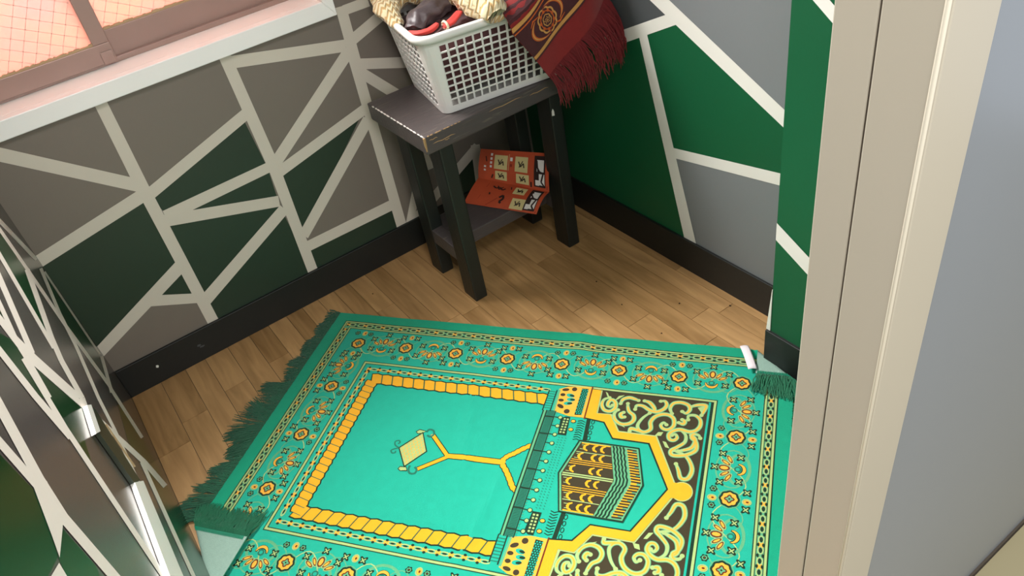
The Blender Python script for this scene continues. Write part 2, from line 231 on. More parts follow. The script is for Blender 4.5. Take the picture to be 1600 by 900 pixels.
# ---------------------------------------------------------------- mesh helpers
class MB:
    def __init__(s): s.v = []; s.f = []; s.mi = []; s.smooth = False
    def add(s, vs, fs, mi=0):
        b = len(s.v); s.v += [tuple(v) for v in vs]
        for f in fs: s.f.append(tuple(b + i for i in f)); s.mi.append(mi)
    def box(s, a, b, mi=0):
        (x0, y0, z0), (x1, y1, z1) = a, b
        s.add([(x0,y0,z0),(x1,y0,z0),(x1,y1,z0),(x0,y1,z0),(x0,y0,z1),(x1,y0,z1),(x1,y1,z1),(x0,y1,z1)],
              [(0,3,2,1),(4,5,6,7),(0,1,5,4),(1,2,6,5),(2,3,7,6),(3,0,4,7)], mi)
    def hexa(s, p, mi=0):
        s.add(p, [(0,3,2,1),(4,5,6,7),(0,1,5,4),(1,2,6,5),(2,3,7,6),(3,0,4,7)], mi)
    def grid(s, fn, nu, nv, mi=0, closed_u=False):
        vs = [fn(i / nu, j / nv) for j in range(nv + 1) for i in range(nu + (0 if closed_u else 1))]
        w = nu if closed_u else nu + 1
        fs = []
        for j in range(nv):
            for i in range(nu):
                i2 = (i + 1) % w
                fs.append((j*w+i, j*w+i2, (j+1)*w+i2, (j+1)*w+i))
        s.add(vs, fs, mi)
    def tube(s, pts, rad, n=6, mi=0, cap=True):
        pts = [Vector(p) for p in pts]
        rads = rad if isinstance(rad, (list, tuple)) else [rad] * len(pts)
        up = Vector((0.13, 0.21, 1)).normalized()
        rings = []
        for i, p in enumerate(pts):
            t = (pts[min(i+1, len(pts)-1)] - pts[max(i-1, 0)])
            t = t.normalized() if t.length > 1e-9 else Vector((0, 0, 1))
            a = t.cross(up)
            if a.length < 1e-4: a = t.cross(Vector((1, 0, 0)))
            a.normalize(); b = t.cross(a)
            rings.append([p + (a*math.cos(k*2*math.pi/n) + b*math.sin(k*2*math.pi/n)) * rads[i] for k in range(n)])
        vs = [v for r in rings for v in r]
        fs = [(i*n+k, i*n+(k+1)%n, (i+1)*n+(k+1)%n, (i+1)*n+k) for i in range(len(pts)-1) for k in range(n)]
        if cap and n > 2:
            fs.append(tuple(range(n))[::-1]); fs.append(tuple((len(pts)-1)*n+k for k in range(n)))
        s.add(vs, fs, mi)
    def build(s, name, mats, parent=None, smooth=False, bevel=0.0):
        me = bpy.data.meshes.new(name)
        me.from_pydata(s.v, [], s.f)
        if not isinstance(mats, (list, tuple)): mats = [mats]
        for m_ in mats: me.materials.append(m_)
        me.polygons.foreach_set('material_index', s.mi)
        if smooth: me.polygons.foreach_set('use_smooth', [True] * len(me.polygons))
        me.update()
        o = bpy.data.objects.new(name, me)
        COL.objects.link(o)
        if parent:
            o.parent = parent
            o.matrix_parent_inverse = Matrix.Translation(parent.location).inverted()
        if bevel:
            md = o.modifiers.new('bevel', 'BEVEL'); md.width = bevel; md.segments = 2; md.limit_method = 'ANGLE'
        return o

def tag(o, label=None, cat=None, group=None, kind=None):
    if label: o['label'] = label
    if cat: o['category'] = cat
    if group: o['group'] = group
    if kind: o['kind'] = kind
    return o
def empty(name, loc=(0, 0, 0)):
    o = bpy.data.objects.new(name, None); COL.objects.link(o); o.location = loc; o.empty_display_size = 0.05
    return o
def box_obj(name, a, b, mt, parent=None, bevel=0.0):
    q = MB(); q.box(a, b); return q.build(name, mt, parent, bevel=bevel)

def tri(poly):
    return [tuple(t) for t in tessellate_polygon([[Vector((p[0], p[1], 0)) for p in poly]])]
def ccw(poly):
    a = sum(poly[i][0]*poly[(i+1) % len(poly)][1] - poly[(i+1) % len(poly)][0]*poly[i][1] for i in range(len(poly)))
    return poly if a > 0 else poly[::-1]
def face_poly(q, poly, fn, mi):
    """flat polygon in wall coordinates, one thin coat of paint"""
    q.add([fn(*p) for p in poly], tri(poly), mi)

# ================================================================ setting
# ---- floor: bed under separate boards
fl_ = box_obj('floor', (-0.05, -0.05, -0.06), (XC + 0.05, 1.60, -0.004), M['groove'])
tag(fl_, kind='structure')
SEAMS = [1.354, 1.275, 1.208, 1.152, 1.087, 1.023, 0.965, 0.91, 0.86, 0.81, 0.7585, 0.71, 0.655, 0.60, 0.545, 0.49, 0.435, 0.38, 0.33, 0.27, 0.195, 0.1405, 0.0775, 0.0285, 0.0]
FIX = {18: [0.571], 22: [0.8365], 20: [0.8907], 1: [0.19, 0.62], 2: [0.35], 3: [0.16], 4: [0.42], 5: [0.145]}
for i in range(len(SEAMS) - 1):
    x1, x0 = SEAMS[i], SEAMS[i + 1]
    cuts = list(FIX.get(i, [rnd.uniform(0.15, 0.5)]))
    while cuts[-1] < 1.15: cuts.append(cuts[-1] + rnd.uniform(0.36, 0.5))
    cuts = [YA] + cuts + [1.59]
    for a, b in zip(cuts[:-1], cuts[1:]):
        g = 0.0006
        z1 = -0.0004 + rnd.uniform(0, 0.0004)
        box_obj('floorboard', (x0 + g, a + g, -0.004), (x1 - g, b - g, z1), M['oak'], fl_)
hf = box_obj('floor_hall', (-1.2, 1.60, -0.06), (2.2, 3.4, -0.002), M['hallfloor']); tag(hf, kind='structure')

# ---- back wall with window opening
WX0, WX1, WZ0, WZ1 = 0.5378, 1.30, 0.7738, 2.00
PZ = 1.17   # top of the obscured sliding panes; unseen opening above, added to let daylight in
q = MB()
T = 0.12
q.box((-0.1, YA - T, -0.06), (XC + 0.1, YA, WZ0 - 0.006))
q.box((-0.1, YA - T, WZ1), (XC + 0.1, YA, 2.32))
q.box((-0.1, YA - T, WZ0 - 0.006), (WX0 - 0.006, YA, WZ1))
q.box((WX1 + 0.006, YA - T, WZ0 - 0.006), (XC + 0.1, YA, WZ1))
fa = lambda h: (lambda x, z: (x, YA + h, z))
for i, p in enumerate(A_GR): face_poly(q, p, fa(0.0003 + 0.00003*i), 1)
for i, p in enumerate(A_ST): face_poly(q, p, fa(0.0008 + 0.00003*i), 2)
wa = q.build('wall_back', [M['grey'], M['deepgreen'], M['stripe']]); tag(wa, kind='structure')
# ---- right wall
q = MB()
q.box((-0.12, YA - 0.1, -0.06), (0.0, 1.60, 2.32))
fb = lambda h: (lambda y, z: (h, y, z))
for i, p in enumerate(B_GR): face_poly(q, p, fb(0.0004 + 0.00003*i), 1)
for i, p in enumerate(B_DK): face_poly(q, p, fb(0.0005), 3)
for i, p in enumerate(B_ST): face_poly(q, p, fb(0.0010 + 0.00003*i), 2)
M['coolgrey'] = mat('cool grey wall paint', (118, 122, 124), 0.45, 0.05, 4, 0.08, 120)
wb = q.build('wall_right', [M['coolgrey'], M['green'], M['bstripe'], M['dkgrey']]); tag(wb, kind='structure')
# ---- green column standing out from the right wall
q = MB()
q.box((0.0, 1.0285, 0.0), (XP, 1.56, 2.32), 0)
fp = lambda h: (lambda y, z: (XP + h, y, z))
for p in P_ST: face_poly(q, p, fp(0.0010), 1)
q.hexa([(XP-0.004,1.0190,0.098),(XP+0.0015,1.0190,0.098),(XP+0.0015,1.0295,0.098),(XP-0.004,1.0295,0.098),
        (XP-0.004,1.0280,0.215),(XP+0.0015,1.0280,0.215),(XP+0.0015,1.0290,0.215),(XP-0.004,1.0290,0.215)], 2)
wc_ = q.build('wall_column', [M['green'], M['bstripe'], M['edge']]); tag(wc_, kind='structure')
# ---- left wall, glossy
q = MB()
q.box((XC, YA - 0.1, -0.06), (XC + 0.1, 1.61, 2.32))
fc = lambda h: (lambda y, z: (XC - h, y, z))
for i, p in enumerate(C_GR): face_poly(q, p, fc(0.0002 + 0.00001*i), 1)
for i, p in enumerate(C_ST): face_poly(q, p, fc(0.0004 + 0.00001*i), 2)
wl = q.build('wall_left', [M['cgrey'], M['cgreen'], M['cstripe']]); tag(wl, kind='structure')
# ---- baseboards
def bb(name, a, b):
    o = box_obj(name, a, b, M['black'], bevel=0.0015); tag(o, kind='structure'); return o
b_ = bb('baseboard_back', (0.008, YA, 0.0), (XC, -0.004, 0.094))
for cx, cz, w_, h_ in ((1.262, 0.052, 0.004, 0.005), (1.148, 0.050, 0.006, 0.004), (1.142, 0.043, 0.008, 0.003)):
    q = MB(); q.add([(cx-w_, -0.0036, cz), (cx-w_*.2, -0.0036, cz-h_), (cx+w_, -0.0036, cz-h_*.3), (cx+w_*.4, -0.0036, cz+h_), (cx-w_*.6, -0.0036, cz+h_*.7)], [(0, 1, 2, 3, 4)])
    q.build('paint_chip', M['edge'] if w_ < 0.005 else M['dkgrey'], b_)
bb('baseboard_right', (0.0, YA, 0.0), (0.0075, 1.0285, 0.098))
bb('baseboard_column', (XP - 0.02, 1.0205, 0.0), (0.1315, 1.54, 0.098))
# ---- doorway wall, frame and lintel
wd = box_obj('wall_front', (-1.2, 1.553, 0.004), (0.690, 1.595, 2.32), M['hall']); tag(wd, kind='structure')
lt = box_obj('wall_lintel', (0.690, 1.553, 2.03), (XC, 1.595, 2.32), M['hall']); tag(lt, kind='structure')
fr = empty('trim_1', (0.71, 1.57, 0)); tag(fr, kind='structure')
box_obj('jamb_board', (0.690, 1.568, 0.0), (0.7345, 1.6085, 2.03), M['jamb'], fr, bevel=0.0012)
box_obj('groove_strip', (0.690, 1.564, 0.0), (0.7328, 1.569, 2.03), M['groove'], fr)  # dark colour stands in for the shadow line between the boards
q = MB(); q.tube([(0.7334, 1.6088, 0.0), (0.7334, 1.6088, 2.03)], 0.0019, 10); q.build('corner_highlight', M['jamb_highlight'], fr, smooth=True)  # paler tube paints a bevel highlight down the jamb corner
box_obj('stop_board', (0.690, 1.534, 0.0), (0.7340, 1.5662, 2.03), M['jamb'], fr, bevel=0.0012)
box_obj('casing_board', (0.672, 1.595, 0.0), (0.7300, 1.6100, 2.03), M['jamb'], fr, bevel=0.002)
ce = box_obj('ceiling', (-0.1, YA - 0.1, 2.32), (XC + 0.1, 1.60, 2.40), M['ceil']); tag(ce, kind='structure')
sk = box_obj('baseboard_hall', (-1.2, 1.595, 0.0), (0.672, 1.5975, 0.006), M['groove']); tag(sk, kind='structure')

# ---- window
wn = empty('window_1', (0.92, YA, WZ0)); tag(wn, kind='structure')
CX0, CZ0 = 0.5095, 0.7335
def prism_xz(q, poly, y0, y1, mi=0):
    n = len(poly); poly = ccw(poly)
    q.add([(x, y0, z) for x, z in poly] + [(x, y1, z) for x, z in poly],
          [tuple(range(n)), tuple(range(2*n-1, n-1, -1))] + [(i, i+n, (i+1) % n + n, (i+1) % n) for i in range(n)], mi)
q = MB(); prism_xz(q, [(CX0, CZ0), (XC - 0.012, CZ0), (WX1, WZ0), (WX0, WZ0)], YA, 0.015)
q.build('casing', M['white'], wn, bevel=0.002)
q = MB(); prism_xz(q, [(CX0, CZ0), (WX0, WZ0), (WX0, WZ1), (CX0, WZ1 + 0.04)], YA, 0.015)
q.build('casing', M['white'], wn, bevel=0.002)
q = MB(); prism_xz(q, [(XC - 0.012, CZ0), (XC - 0.012, WZ1 + 0.04), (WX1, WZ1), (WX1, WZ0)], YA, 0.015)
q.build('casing', M['white'], wn, bevel=0.002)
q = MB(); prism_xz(q, [(CX0, WZ1 + 0.04), (WX0, WZ1), (WX1, WZ1), (XC - 0.012, WZ1 + 0.04)], YA, 0.015)
q.build('casing', M['white'], wn, bevel=0.002)
FY = -0.088
box_obj('reveal_board', (WX0, -0.13, WZ0 - 0.006), (WX1, YA, WZ0), M['white'], wn)
box_obj('reveal_board', (WX0 - 0.006, -0.13, WZ0), (WX0, YA, WZ1), M['white'], wn)
box_obj('reveal_board', (WX1, -0.13, WZ0), (WX1 + 0.006, YA, WZ1), M['white'], wn)
box_obj('track', (WX0, FY - 0.035, WZ0), (WX1, FY, WZ0 + 0.012), M['alu'], wn, bevel=0.001)
def sash(x0, x1, y0, y1, zb, zg, stile_l, stile_r):
    box_obj('bottom_rail', (x0, y0, zb), (x1, y1, zg), M['alu'], wn, bevel=0.0015)
    box_obj('stile', (x0, y0, zg), (x0 + stile_r, y1, PZ), M['alu'], wn, bevel=0.0015)
    box_obj('stile', (x1 - stile_l, y0, zg), (x1, y1, PZ), M['alu'], wn, bevel=0.0015)
    ym = (y0 + y1) / 2
    pn = box_obj('pane', (x0 + stile_r, ym - 0.002, zg), (x1 - stile_l, ym + 0.002, PZ), M['pane'], wn)
    q = MB(); xa, xb = x0 + stile_r, x1 - stile_l
    for sgn in (1, -1):
        k = -3.0
        while k < 3.0:
            # diagonal wire  z - zg = sgn*(x - xa)*0.8 + k
            pts = []
            sl = 0.55 if sgn > 0 else -1.6
            f_ = lambda x: zg + sl * (x - xa) + k
            xs = [xa, xb] + [xa + (z - zg - k) / sl for z in (zg, PZ)]
            pts = sorted({round(x, 5) for x in xs if xa - 1e-6 <= x <= xb + 1e-6 and zg - 1e-6 <= f_(x) <= PZ + 1e-6})
            if len(pts) >= 2:
                a, b = pts[0], pts[-1]
                dx, dz = b - a, f_(b) - f_(a); ln = math.hypot(dx, dz)
                if ln > 0.01:
                    nx, nz_ = -dz / ln * 0.0006, dx / ln * 0.0006
                    q.add([(a+nx, ym+0.0026, f_(a)+nz_), (a-nx, ym+0.0026, f_(a)-nz_), (b-nx, ym+0.0026, f_(b)-nz_), (b+nx, ym+0.0026, f_(b)+nz_)], [(0, 1, 2, 3)])
            k += 0.026 if sgn > 0 else 0.045
    w_ = q.build('wire_mesh', M['wire'], pn)
    # crumbling seal along the bottom of the glass
    q = MB(); n = 60
    for i in range(n):
        a = xa + (xb - xa) * i / n; b = xa + (xb - xa) * (i + 1) / n
        q.box((a, ym + 0.002, zg - 0.002), (b, y1 - 0.002, zg + 0.003 + rnd.uniform(0, 0.003)))
    q.build('glazing_seal', M['ductedge'], pn)
sash(1.0005, WX1, FY - 0.012, FY + 0.006, WZ0 + 0.006, 0.8225, 0.03, 0.0345)
sash(WX0, 1.033, FY - 0.034, FY - 0.014, WZ0 + 0.006, 0.842, 0.03, 0.03)
q = MB(); q.box((1.004, FY + 0.006, 0.779), (1.030, FY + 0.010, 0.806)); q.build('sash_guide', M['alu'], wn, bevel=0.001)
box_obj('added_transom', (WX0, FY - 0.036, PZ), (WX1, FY + 0.008, PZ + 0.04), M['alu'], wn, bevel=0.0015)  # unseen bar under the opening added for daylight
# ================================================================ prayer rug
U0, U1, V0, V1 = -0.034, 1.160, -0.030, 0.814
VC = 0.392
RO, RU, RV = Vector((RUG_O[0], RUG_O[1], 0)), Vector((RUG_U[0], RUG_U[1], 0)), Vector((RUG_V[0], RUG_V[1], 0))
RT = 0.0035
FOLDS = [  # point on fold line, outward normal (toward the corner), roll radius
    ((1.066, -0.030), (math.sqrt(.5), -math.sqrt(.5)), 0.0055),
    ((-0.034, 0.655), (-math.sqrt(.5), math.sqrt(.5)), 0.0075)]
def fold_d(u, v):
    return [((u - p[0]) * n[0] + (v - p[1]) * n[1]) for p, n, r in FOLDS]
def wrinkle(u, v):
    z = 0.0
    z += 0.0035 * math.exp(-((u - 0.47 - 0.25 * (v - 0.3)) / 0.018) ** 2) * math.exp(-((v - 0.30) / 0.12) ** 2)
    z += 0.0030 * math.exp(-((u - 0.585 + 0.12 * (v - 0.45)) / 0.014) ** 2) * math.exp(-((v - 0.5) / 0.14) ** 2)
    z += 0.0040 * math.exp(-((u - 0.66 - 0.2 * v) / 0.03) ** 2) * math.exp(-(v / 0.10) ** 2)
    z += 0.0012 * (noise.noise(Vector((u * 9, v * 9, 0.3))) + 0.6)
    return max(z, 0.0)
def trim_v(u, v):
    # the far corner of the mat runs in slightly beside the door frame
    if u > 0.70 and v > 0.60:
        v = 0.60 + (v - 0.60) * (1 - 0.55 * ((u - 0.70) / 0.45) * 1.0)
    return v
def rug(u, v, h):
    v = trim_v(u, v)
    ds = fold_d(u, v)
    zb = wrinkle(u, v)
    for d, (p, n, r) in zip(ds, FOLDS):
        if d > 0:
            th = min(d / r, math.pi)
            over = max(d - math.pi * r, 0.0)
            off = (r - h) * math.sin(th) - over
            uu = u - n[0] * d + n[0] * off
            vv = v - n[1] * d + n[1] * off
            z = r - (r - h) * math.cos(th) + 0.03 * max(over - 0.03, 0) * 0.4
            zz = wrinkle(uu, vv) * 1.0
            w = RO + RU * uu + RV * vv
            return (w.x, w.y, 0.0006 + z + zz)
    w = RO + RU * u + RV * v
    return (w.x, w.y, 0.0006 + zb + h)

rugE = empty('prayer_rug', (0.6, 0.75, 0))
tag(rugE, 'turquoise prayer rug with gold arch pattern and fringed ends, spread on the wooden floor', 'rug')
nu, nv = 150, 106
q = MB()
top = [[rug(U0 + (U1-U0)*i/nu, V0 + (V1-V0)*j/nv, RT) for i in range(nu+1)] for j in range(nv+1)]
bot = [[rug(U0 + (U1-U0)*i/nu, V0 + (V1-V0)*j/nv, 0.0) for i in range(nu+1)] for j in range(nv+1)]
def idx(j, i): return j*(nu+1)+i
q.add([p for r_ in top for p in r_], [(idx(j,i),idx(j,i+1),idx(j+1,i+1),idx(j+1,i)) for j in range(nv) for i in range(nu)], 0)
q.add([p for r_ in bot for p in r_], [(idx(j,i),idx(j+1,i),idx(j+1,i+1),idx(j,i+1)) for j in range(nv) for i in range(nu)], 1)
rim = [(0,i) for i in range(nu+1)] + [(j,nu) for j in range(1,nv+1)] + [(nv,i) for i in range(nu-1,-1,-1)] + [(j,0) for j in range(nv-1,0,-1)]
n = len(rim)
q.add([top[j][i] for j,i in rim] + [bot[j][i] for j,i in rim], [(k,(k+1)%n,(k+1)%n+n,k+n) for k in range(n)], 2)
q.build('rug_body', [P['edge'], M['backing'], P['edge']], rugE, smooth=True)

# ---- woven pattern, drawn in rug coordinates as thin layers of pile
PK = list(P.keys())
PAT = MB()
def emit(tris, col, lay):
    h = RT + 0.0005 + 0.00013 * lay
    mi = PK.index(col)
    stack = list(tris); out = []
    while stack:
        a, b, c = stack.pop()
        la = math.dist(a, b); lb = math.dist(b, c); lc = math.dist(c, a)
        mxl = max(la, lb, lc)
        if mxl > 0.018:
            if mxl == la: m_ = ((a[0]+b[0])/2, (a[1]+b[1])/2); stack += [(a, m_, c), (m_, b, c)]
            elif mxl == lb: m_ = ((b[0]+c[0])/2, (b[1]+c[1])/2); stack += [(a, b, m_), (a, m_, c)]
            else: m_ = ((a[0]+c[0])/2, (a[1]+c[1])/2); stack += [(a, b, m_), (m_, b, c)]
        else: out.append((a, b, c))
    for t in out:
        cu = sum(p[0] for p in t)/3; cv = sum(p[1] for p in t)/3
        if max(fold_d(cu, cv)) > 0.004 or cu > U1 or cv > V1: continue
        ar = (t[1][0]-t[0][0])*(t[2][1]-t[0][1]) - (t[2][0]-t[0][0])*(t[1][1]-t[0][1])
        if ar < 0: t = (t[0], t[2], t[1])
        PAT.add([rug(p[0], p[1], h) for p in t], [(0, 1, 2)], mi)
def poly(pts, col, lay):
    pts = [tuple(p) for p in pts]
    emit([tuple(pts[i] for i in t) for t in tri(pts)], col, lay)
def rect(u0, v0, u1, v1, col, lay): 
    nx = max(1, int(abs(u1-u0)/0.022)); ny = max(1, int(abs(v1-v0)/0.022)); ts = []
    for i in range(nx):
        for j in range(ny):
            a = u0+(u1-u0)*i/nx; b = u0+(u1-u0)*(i+1)/nx; c = v0+(v1-v0)*j/ny; d = v0+(v1-v0)*(j+1)/ny
            ts += [((a,c),(b,c),(b,d)), ((a,c),(b,d),(a,d))]
    emit(ts, col, lay)
def stroke(pts, w, col, lay, closed=False):
    pts = [tuple(p) for p in pts]; n = len(pts); L_, R_ = [], []
    for i in range(n):
        a = pts[i-1] if (i > 0 or closed) else pts[i]
        b = pts[(i+1) % n] if (i < n-1 or closed) else pts[i]
        dx, dy = b[0]-a[0], b[1]-a[1]; l = math.hypot(dx, dy) or 1
        sc = 1.0
        if (0 < i < n-1) or closed:
            e1 = (pts[i][0]-a[0], pts[i][1]-a[1]); l1 = math.hypot(*e1) or 1
            cs = max(0.5, abs((e1[0]*dx + e1[1]*dy)/(l1*l))); sc = 1/cs
        ww = (w[i] if isinstance(w, (list, tuple)) else w) * 0.5 * sc
        nx, ny = -dy/l*ww, dx/l*ww
        L_.append((pts[i][0]+nx, pts[i][1]+ny)); R_.append((pts[i][0]-nx, pts[i][1]-ny))
    ts = []
    for i in range(n if closed else n-1):
        k = (i+1) % n
        ts += [(L_[i], R_[i], R_[k]), (L_[i], R_[k], L_[k])]
    emit(ts, col, lay)
def ell(cu, cv, a, b, ang=0.0, n=12):
    c, s = math.cos(ang), math.sin(ang)
    return [(cu + a*math.cos(2*math.pi*i/n)*c - b*math.sin(2*math.pi*i/n)*s, cv + a*math.cos(2*math.pi*i/n)*s + b*math.sin(2*math.pi*i/n)*c) for i in range(n)]
def smooth_pl(pts, k=4):
    out = []
    n = len(pts)
    for i in range(n-1):
        p0, p1, p2, p3 = pts[max(i-1,0)], pts[i], pts[i+1], pts[min(i+2,n-1)]
        for j in range(k):
            t = j/k
            out.append(tuple(0.5*((2*p1[d]) + (-p0[d]+p2[d])*t + (2*p0[d]-5*p1[d]+4*p2[d]-p3[d])*t*t + (-p0[d]+3*p1[d]-3*p2[d]+p3[d])*t**3) for d in (0,1)))
    out.append(tuple(pts[-1])); return out
def rectline(u0, v0, u1, v1, w, col, lay):
    rect(u0, v0, u1, v0+w, col, lay); rect(u0, v1-w, u1, v1, col, lay)
    rect(u0, v0+w, u0+w, v1-w, col, lay); rect(u1-w, v0+w, u1, v1-w, col, lay)

E1U, E1V = 1.130, 0.784
# outer frame: lines, chain band, floral band ground
def ring(off, w, col, lay): rectline(off, off, E1U-off, E1V-off, w, col, lay)
ring(0.0, 0.030, 'band', 0)
ring(0.0, 0.0022, 'dark', 1); ring(0.0022, 0.0045, 'pale', 1); ring(0.0067, 0.0014, 'dark', 1)
ring(0.0215, 0.0014, 'dark', 1); ring(0.0229, 0.0042, 'pale', 1); ring(0.0271, 0.0020, 'dark', 1)
rect(0.029, 0.029, E1U-0.029, 0.142, 'turq', 0); rect(0.029, E1V-0.142, E1U-0.029, E1V-0.029, 'turq', 0)
rect(0.029, 0.142, 0.126, E1V-0.142, 'turq', 0); rect(1.003, 0.142, E1U-0.029, E1V-0.142, 'turq', 0)
# chains
def frame_path(a):  # maps (s along, t across) for a side
    pass
def chain(p0, p1, pitch, w, big, lay=2):
    du, dv = p1[0]-p0[0], p1[1]-p0[1]; ln = math.hypot(du, dv); du /= ln; dv /= ln
    nu_, nv_ = -dv, du
    k = max(1, round(ln/pitch)); pt = ln/k
    at = lambda s, t: (p0[0]+du*s+nu_*t, p0[1]+dv*s+nv_*t)
    ang = math.atan2(dv, du)
    for i in range(k):
        s = i*pt
        if big:
            for so in (0.25, 0.75):
                c = at(s+so*pt, 0)
                stroke(ell(c[0], c[1], pt*0.17, w*0.62, ang), 0.0022, 'pale', lay, True)
                poly(ell(c[0], c[1], pt*0.125, w*0.42, ang, 8), 'dark', lay+1)
            c = at(s, 0)
            for a in (1, -1):
                stroke([at(s-pt*0.11, -a*w*0.55), at(s+pt*0.11, a*w*0.55)], 0.0030, 'orange', lay+1)
            for s2 in (0, 0.5):
                for a in (1, -1):
                    c = at(s+s2*pt, a*w*0.62); poly(ell(c[0], c[1], 0.0042, 0.0026, ang, 6), 'dark', lay+2)
        else:
            c = at(s+0.5*pt, 0)
            stroke(ell(c[0], c[1], pt*0.36, w*0.60, ang), 0.0028, 'pale', lay, True)
            poly(ell(c[0], c[1], pt*0.20, w*0.34, ang, 8), 'dark', lay+1)
            for a in (1, -1):
                stroke([at(s-pt*0.2, -a*w*0.5), at(s+pt*0.2, a*w*0.5)], 0.0034, 'orange', lay+1)
            for a in (1, -1):
                c = at(s, a*w*0.85); poly(ell(c[0], c[1], 0.0036, 0.0030, ang, 6), 'dark', lay+2)
cm = 0.0143
chain((cm, cm), (E1U-cm, cm), 0.052, 0.0075, True); chain((cm, E1V-cm), (E1U-cm, E1V-cm), 0.052, 0.0075, True)
chain((cm, cm+0.02), (cm, E1V-cm-0.02), 0.046, 0.0075, True); chain((E1U-cm, cm+0.02), (E1U-cm, E1V-cm-0.02), 0.046, 0.0075, True)
# floral band motifs
def rosette(u, v, r=0.0172):
    p = [(u + r*(1+0.06*math.cos(8*a))*math.cos(a), v + r*(1+0.06*math.cos(8*a))*math.sin(a)) for a in [2*math.pi*i/32 for i in range(32)]]
    stroke(ell(u, v, r*1.22, r*1.22, 0, 20), 0.0022, 'band', 2, True)
    poly(p, 'orange', 3); stroke(p, 0.0040, 'dark', 4, True)
    p2 = [(u + r*0.42*(1+0.25*math.cos(4*a))*math.cos(a), v + r*0.42*(1+0.25*math.cos(4*a))*math.sin(a)) for a in [2*math.pi*i/20 for i in range(20)]]
    poly(p2, 'band', 4); stroke(p2, 0.0026, 'brown', 5, True)
    poly(ell(u, v, r*0.12, r*0.12, 0, 6), 'dark', 5)
def xflower(u, v, r=0.0104):
    p = [(u + r*(0.78+0.30*math.cos(4*a))*math.cos(a+.785), v + r*(0.78+0.30*math.cos(4*a))*math.sin(a+.785)) for a in [2*math.pi*i/24 for i in range(24)]]
    poly(p, 'dark', 3)
    for a in (0.785, 2.356):
        stroke([(u-math.cos(a)*r*.62, v-math.sin(a)*r*.56), (u+math.cos(a)*r*.56, v+math.sin(a)*r*.56)], 0.0023, 'pale', 4)
def bud(u, v, r=0.0080):
    p = [(u + r*(0.9+0.14*math.cos(6*a))*math.cos(a), v + r*(0.9+0.14*math.cos(6*a))*math.sin(a)) for a in [2*math.pi*i/20 for i in range(20)]]
    poly(p, 'dark', 3); stroke(ell(u, v, r*.5, r*.5, 0, 8), 0.0018, 'band', 4, True); poly(ell(u, v, r*.2, r*.2, 0, 6), 'brown', 4)
def drop(u, v, ang, r=0.0080):
    stroke(ell(u, v, r*1.05, r*0.85, ang, 12), 0.0020, 'pale', 3, True)
    poly(ell(u, v, r*0.85, r*0.65, ang, 10), 'orange', 3); poly(ell(u+0.001, v, r*0.4, r*0.28, ang, 6), 'brown', 4)
def palmette(u, v, fu, fv):
    """fan opens toward (fu,fv)"""
    ru, rv = -fv, fu
    at = lambda a, b: (u + ru*a + fu*b, v + rv*a + fv*b)
    base = math.atan2(fv, fu)
    cu_, cv_ = at(0, -0.010)
    poly(ell(cu_, cv_, 0.0075, 0.0075, 0, 10), 'teal', 3); poly(ell(cu_, cv_, 0.004, 0.004, 0, 8), 'turq', 4)
    arc = [at(0.0125*math.sin(t), -0.010 - 0.0125*math.cos(t)) for t in [(-1.6 + 3.2*i/10) for i in range(11)]]
    stroke(arc, [0.004+0.005*math.sin(math.pi*i/10) for i in range(11)], 'dark', 3)
    arc2 = [at(0.0130*math.sin(t), -0.010 - 0.0130*math.cos(t)) for t in [(-1.5 + 3.0*i/10) for i in range(11)]]
    stroke(arc2, [0.0015+0.0045*math.sin(math.pi*i/10) for i in range(11)], 'orange', 4)
    for ang, l, big in ((0, 0.0225, 1), (0.60, 0.0245, 0), (-0.60, 0.0245, 0), (1.05, 0.0265, 0), (-1.05, 0.0265, 0)):
        a, b = l*math.sin(ang), -0.006 + l*math.cos(ang)
        c = at(a, b); ra = base + ang
        A_, B_ = (0.0112, 0.0072) if big else (0.0100, 0.0038)
        stroke(ell(c[0], c[1], A_*1.16, B_*1.25, ra, 12), 0.0014, 'pale', 3, True)
        poly(ell(c[0], c[1], A_, B_, ra, 12), 'brown', 3); poly(ell(c[0], c[1], A_*0.74, B_*0.62, ra, 8), 'orange', 4)
def vine(u, v, ru, rv, fu, fv, P_, A_):
    pts = [(u + ru*P_*t + fu*A_*math.sin(math.pi*2*t), v + rv*P_*t + fv*A_*math.sin(math.pi*2*t)) for t in [i/16-0.5 for i in range(17)]]
    stroke(pts, 0.0022, 'band', 1)
    pts = [(u + ru*P_*t - fu*A_*math.sin(math.pi*2*t), v + rv*P_*t - fv*A_*math.sin(math.pi*2*t)) for t in [i/16-0.5 for i in range(17)]]
    stroke(pts, 0.0022, 'pale', 1)
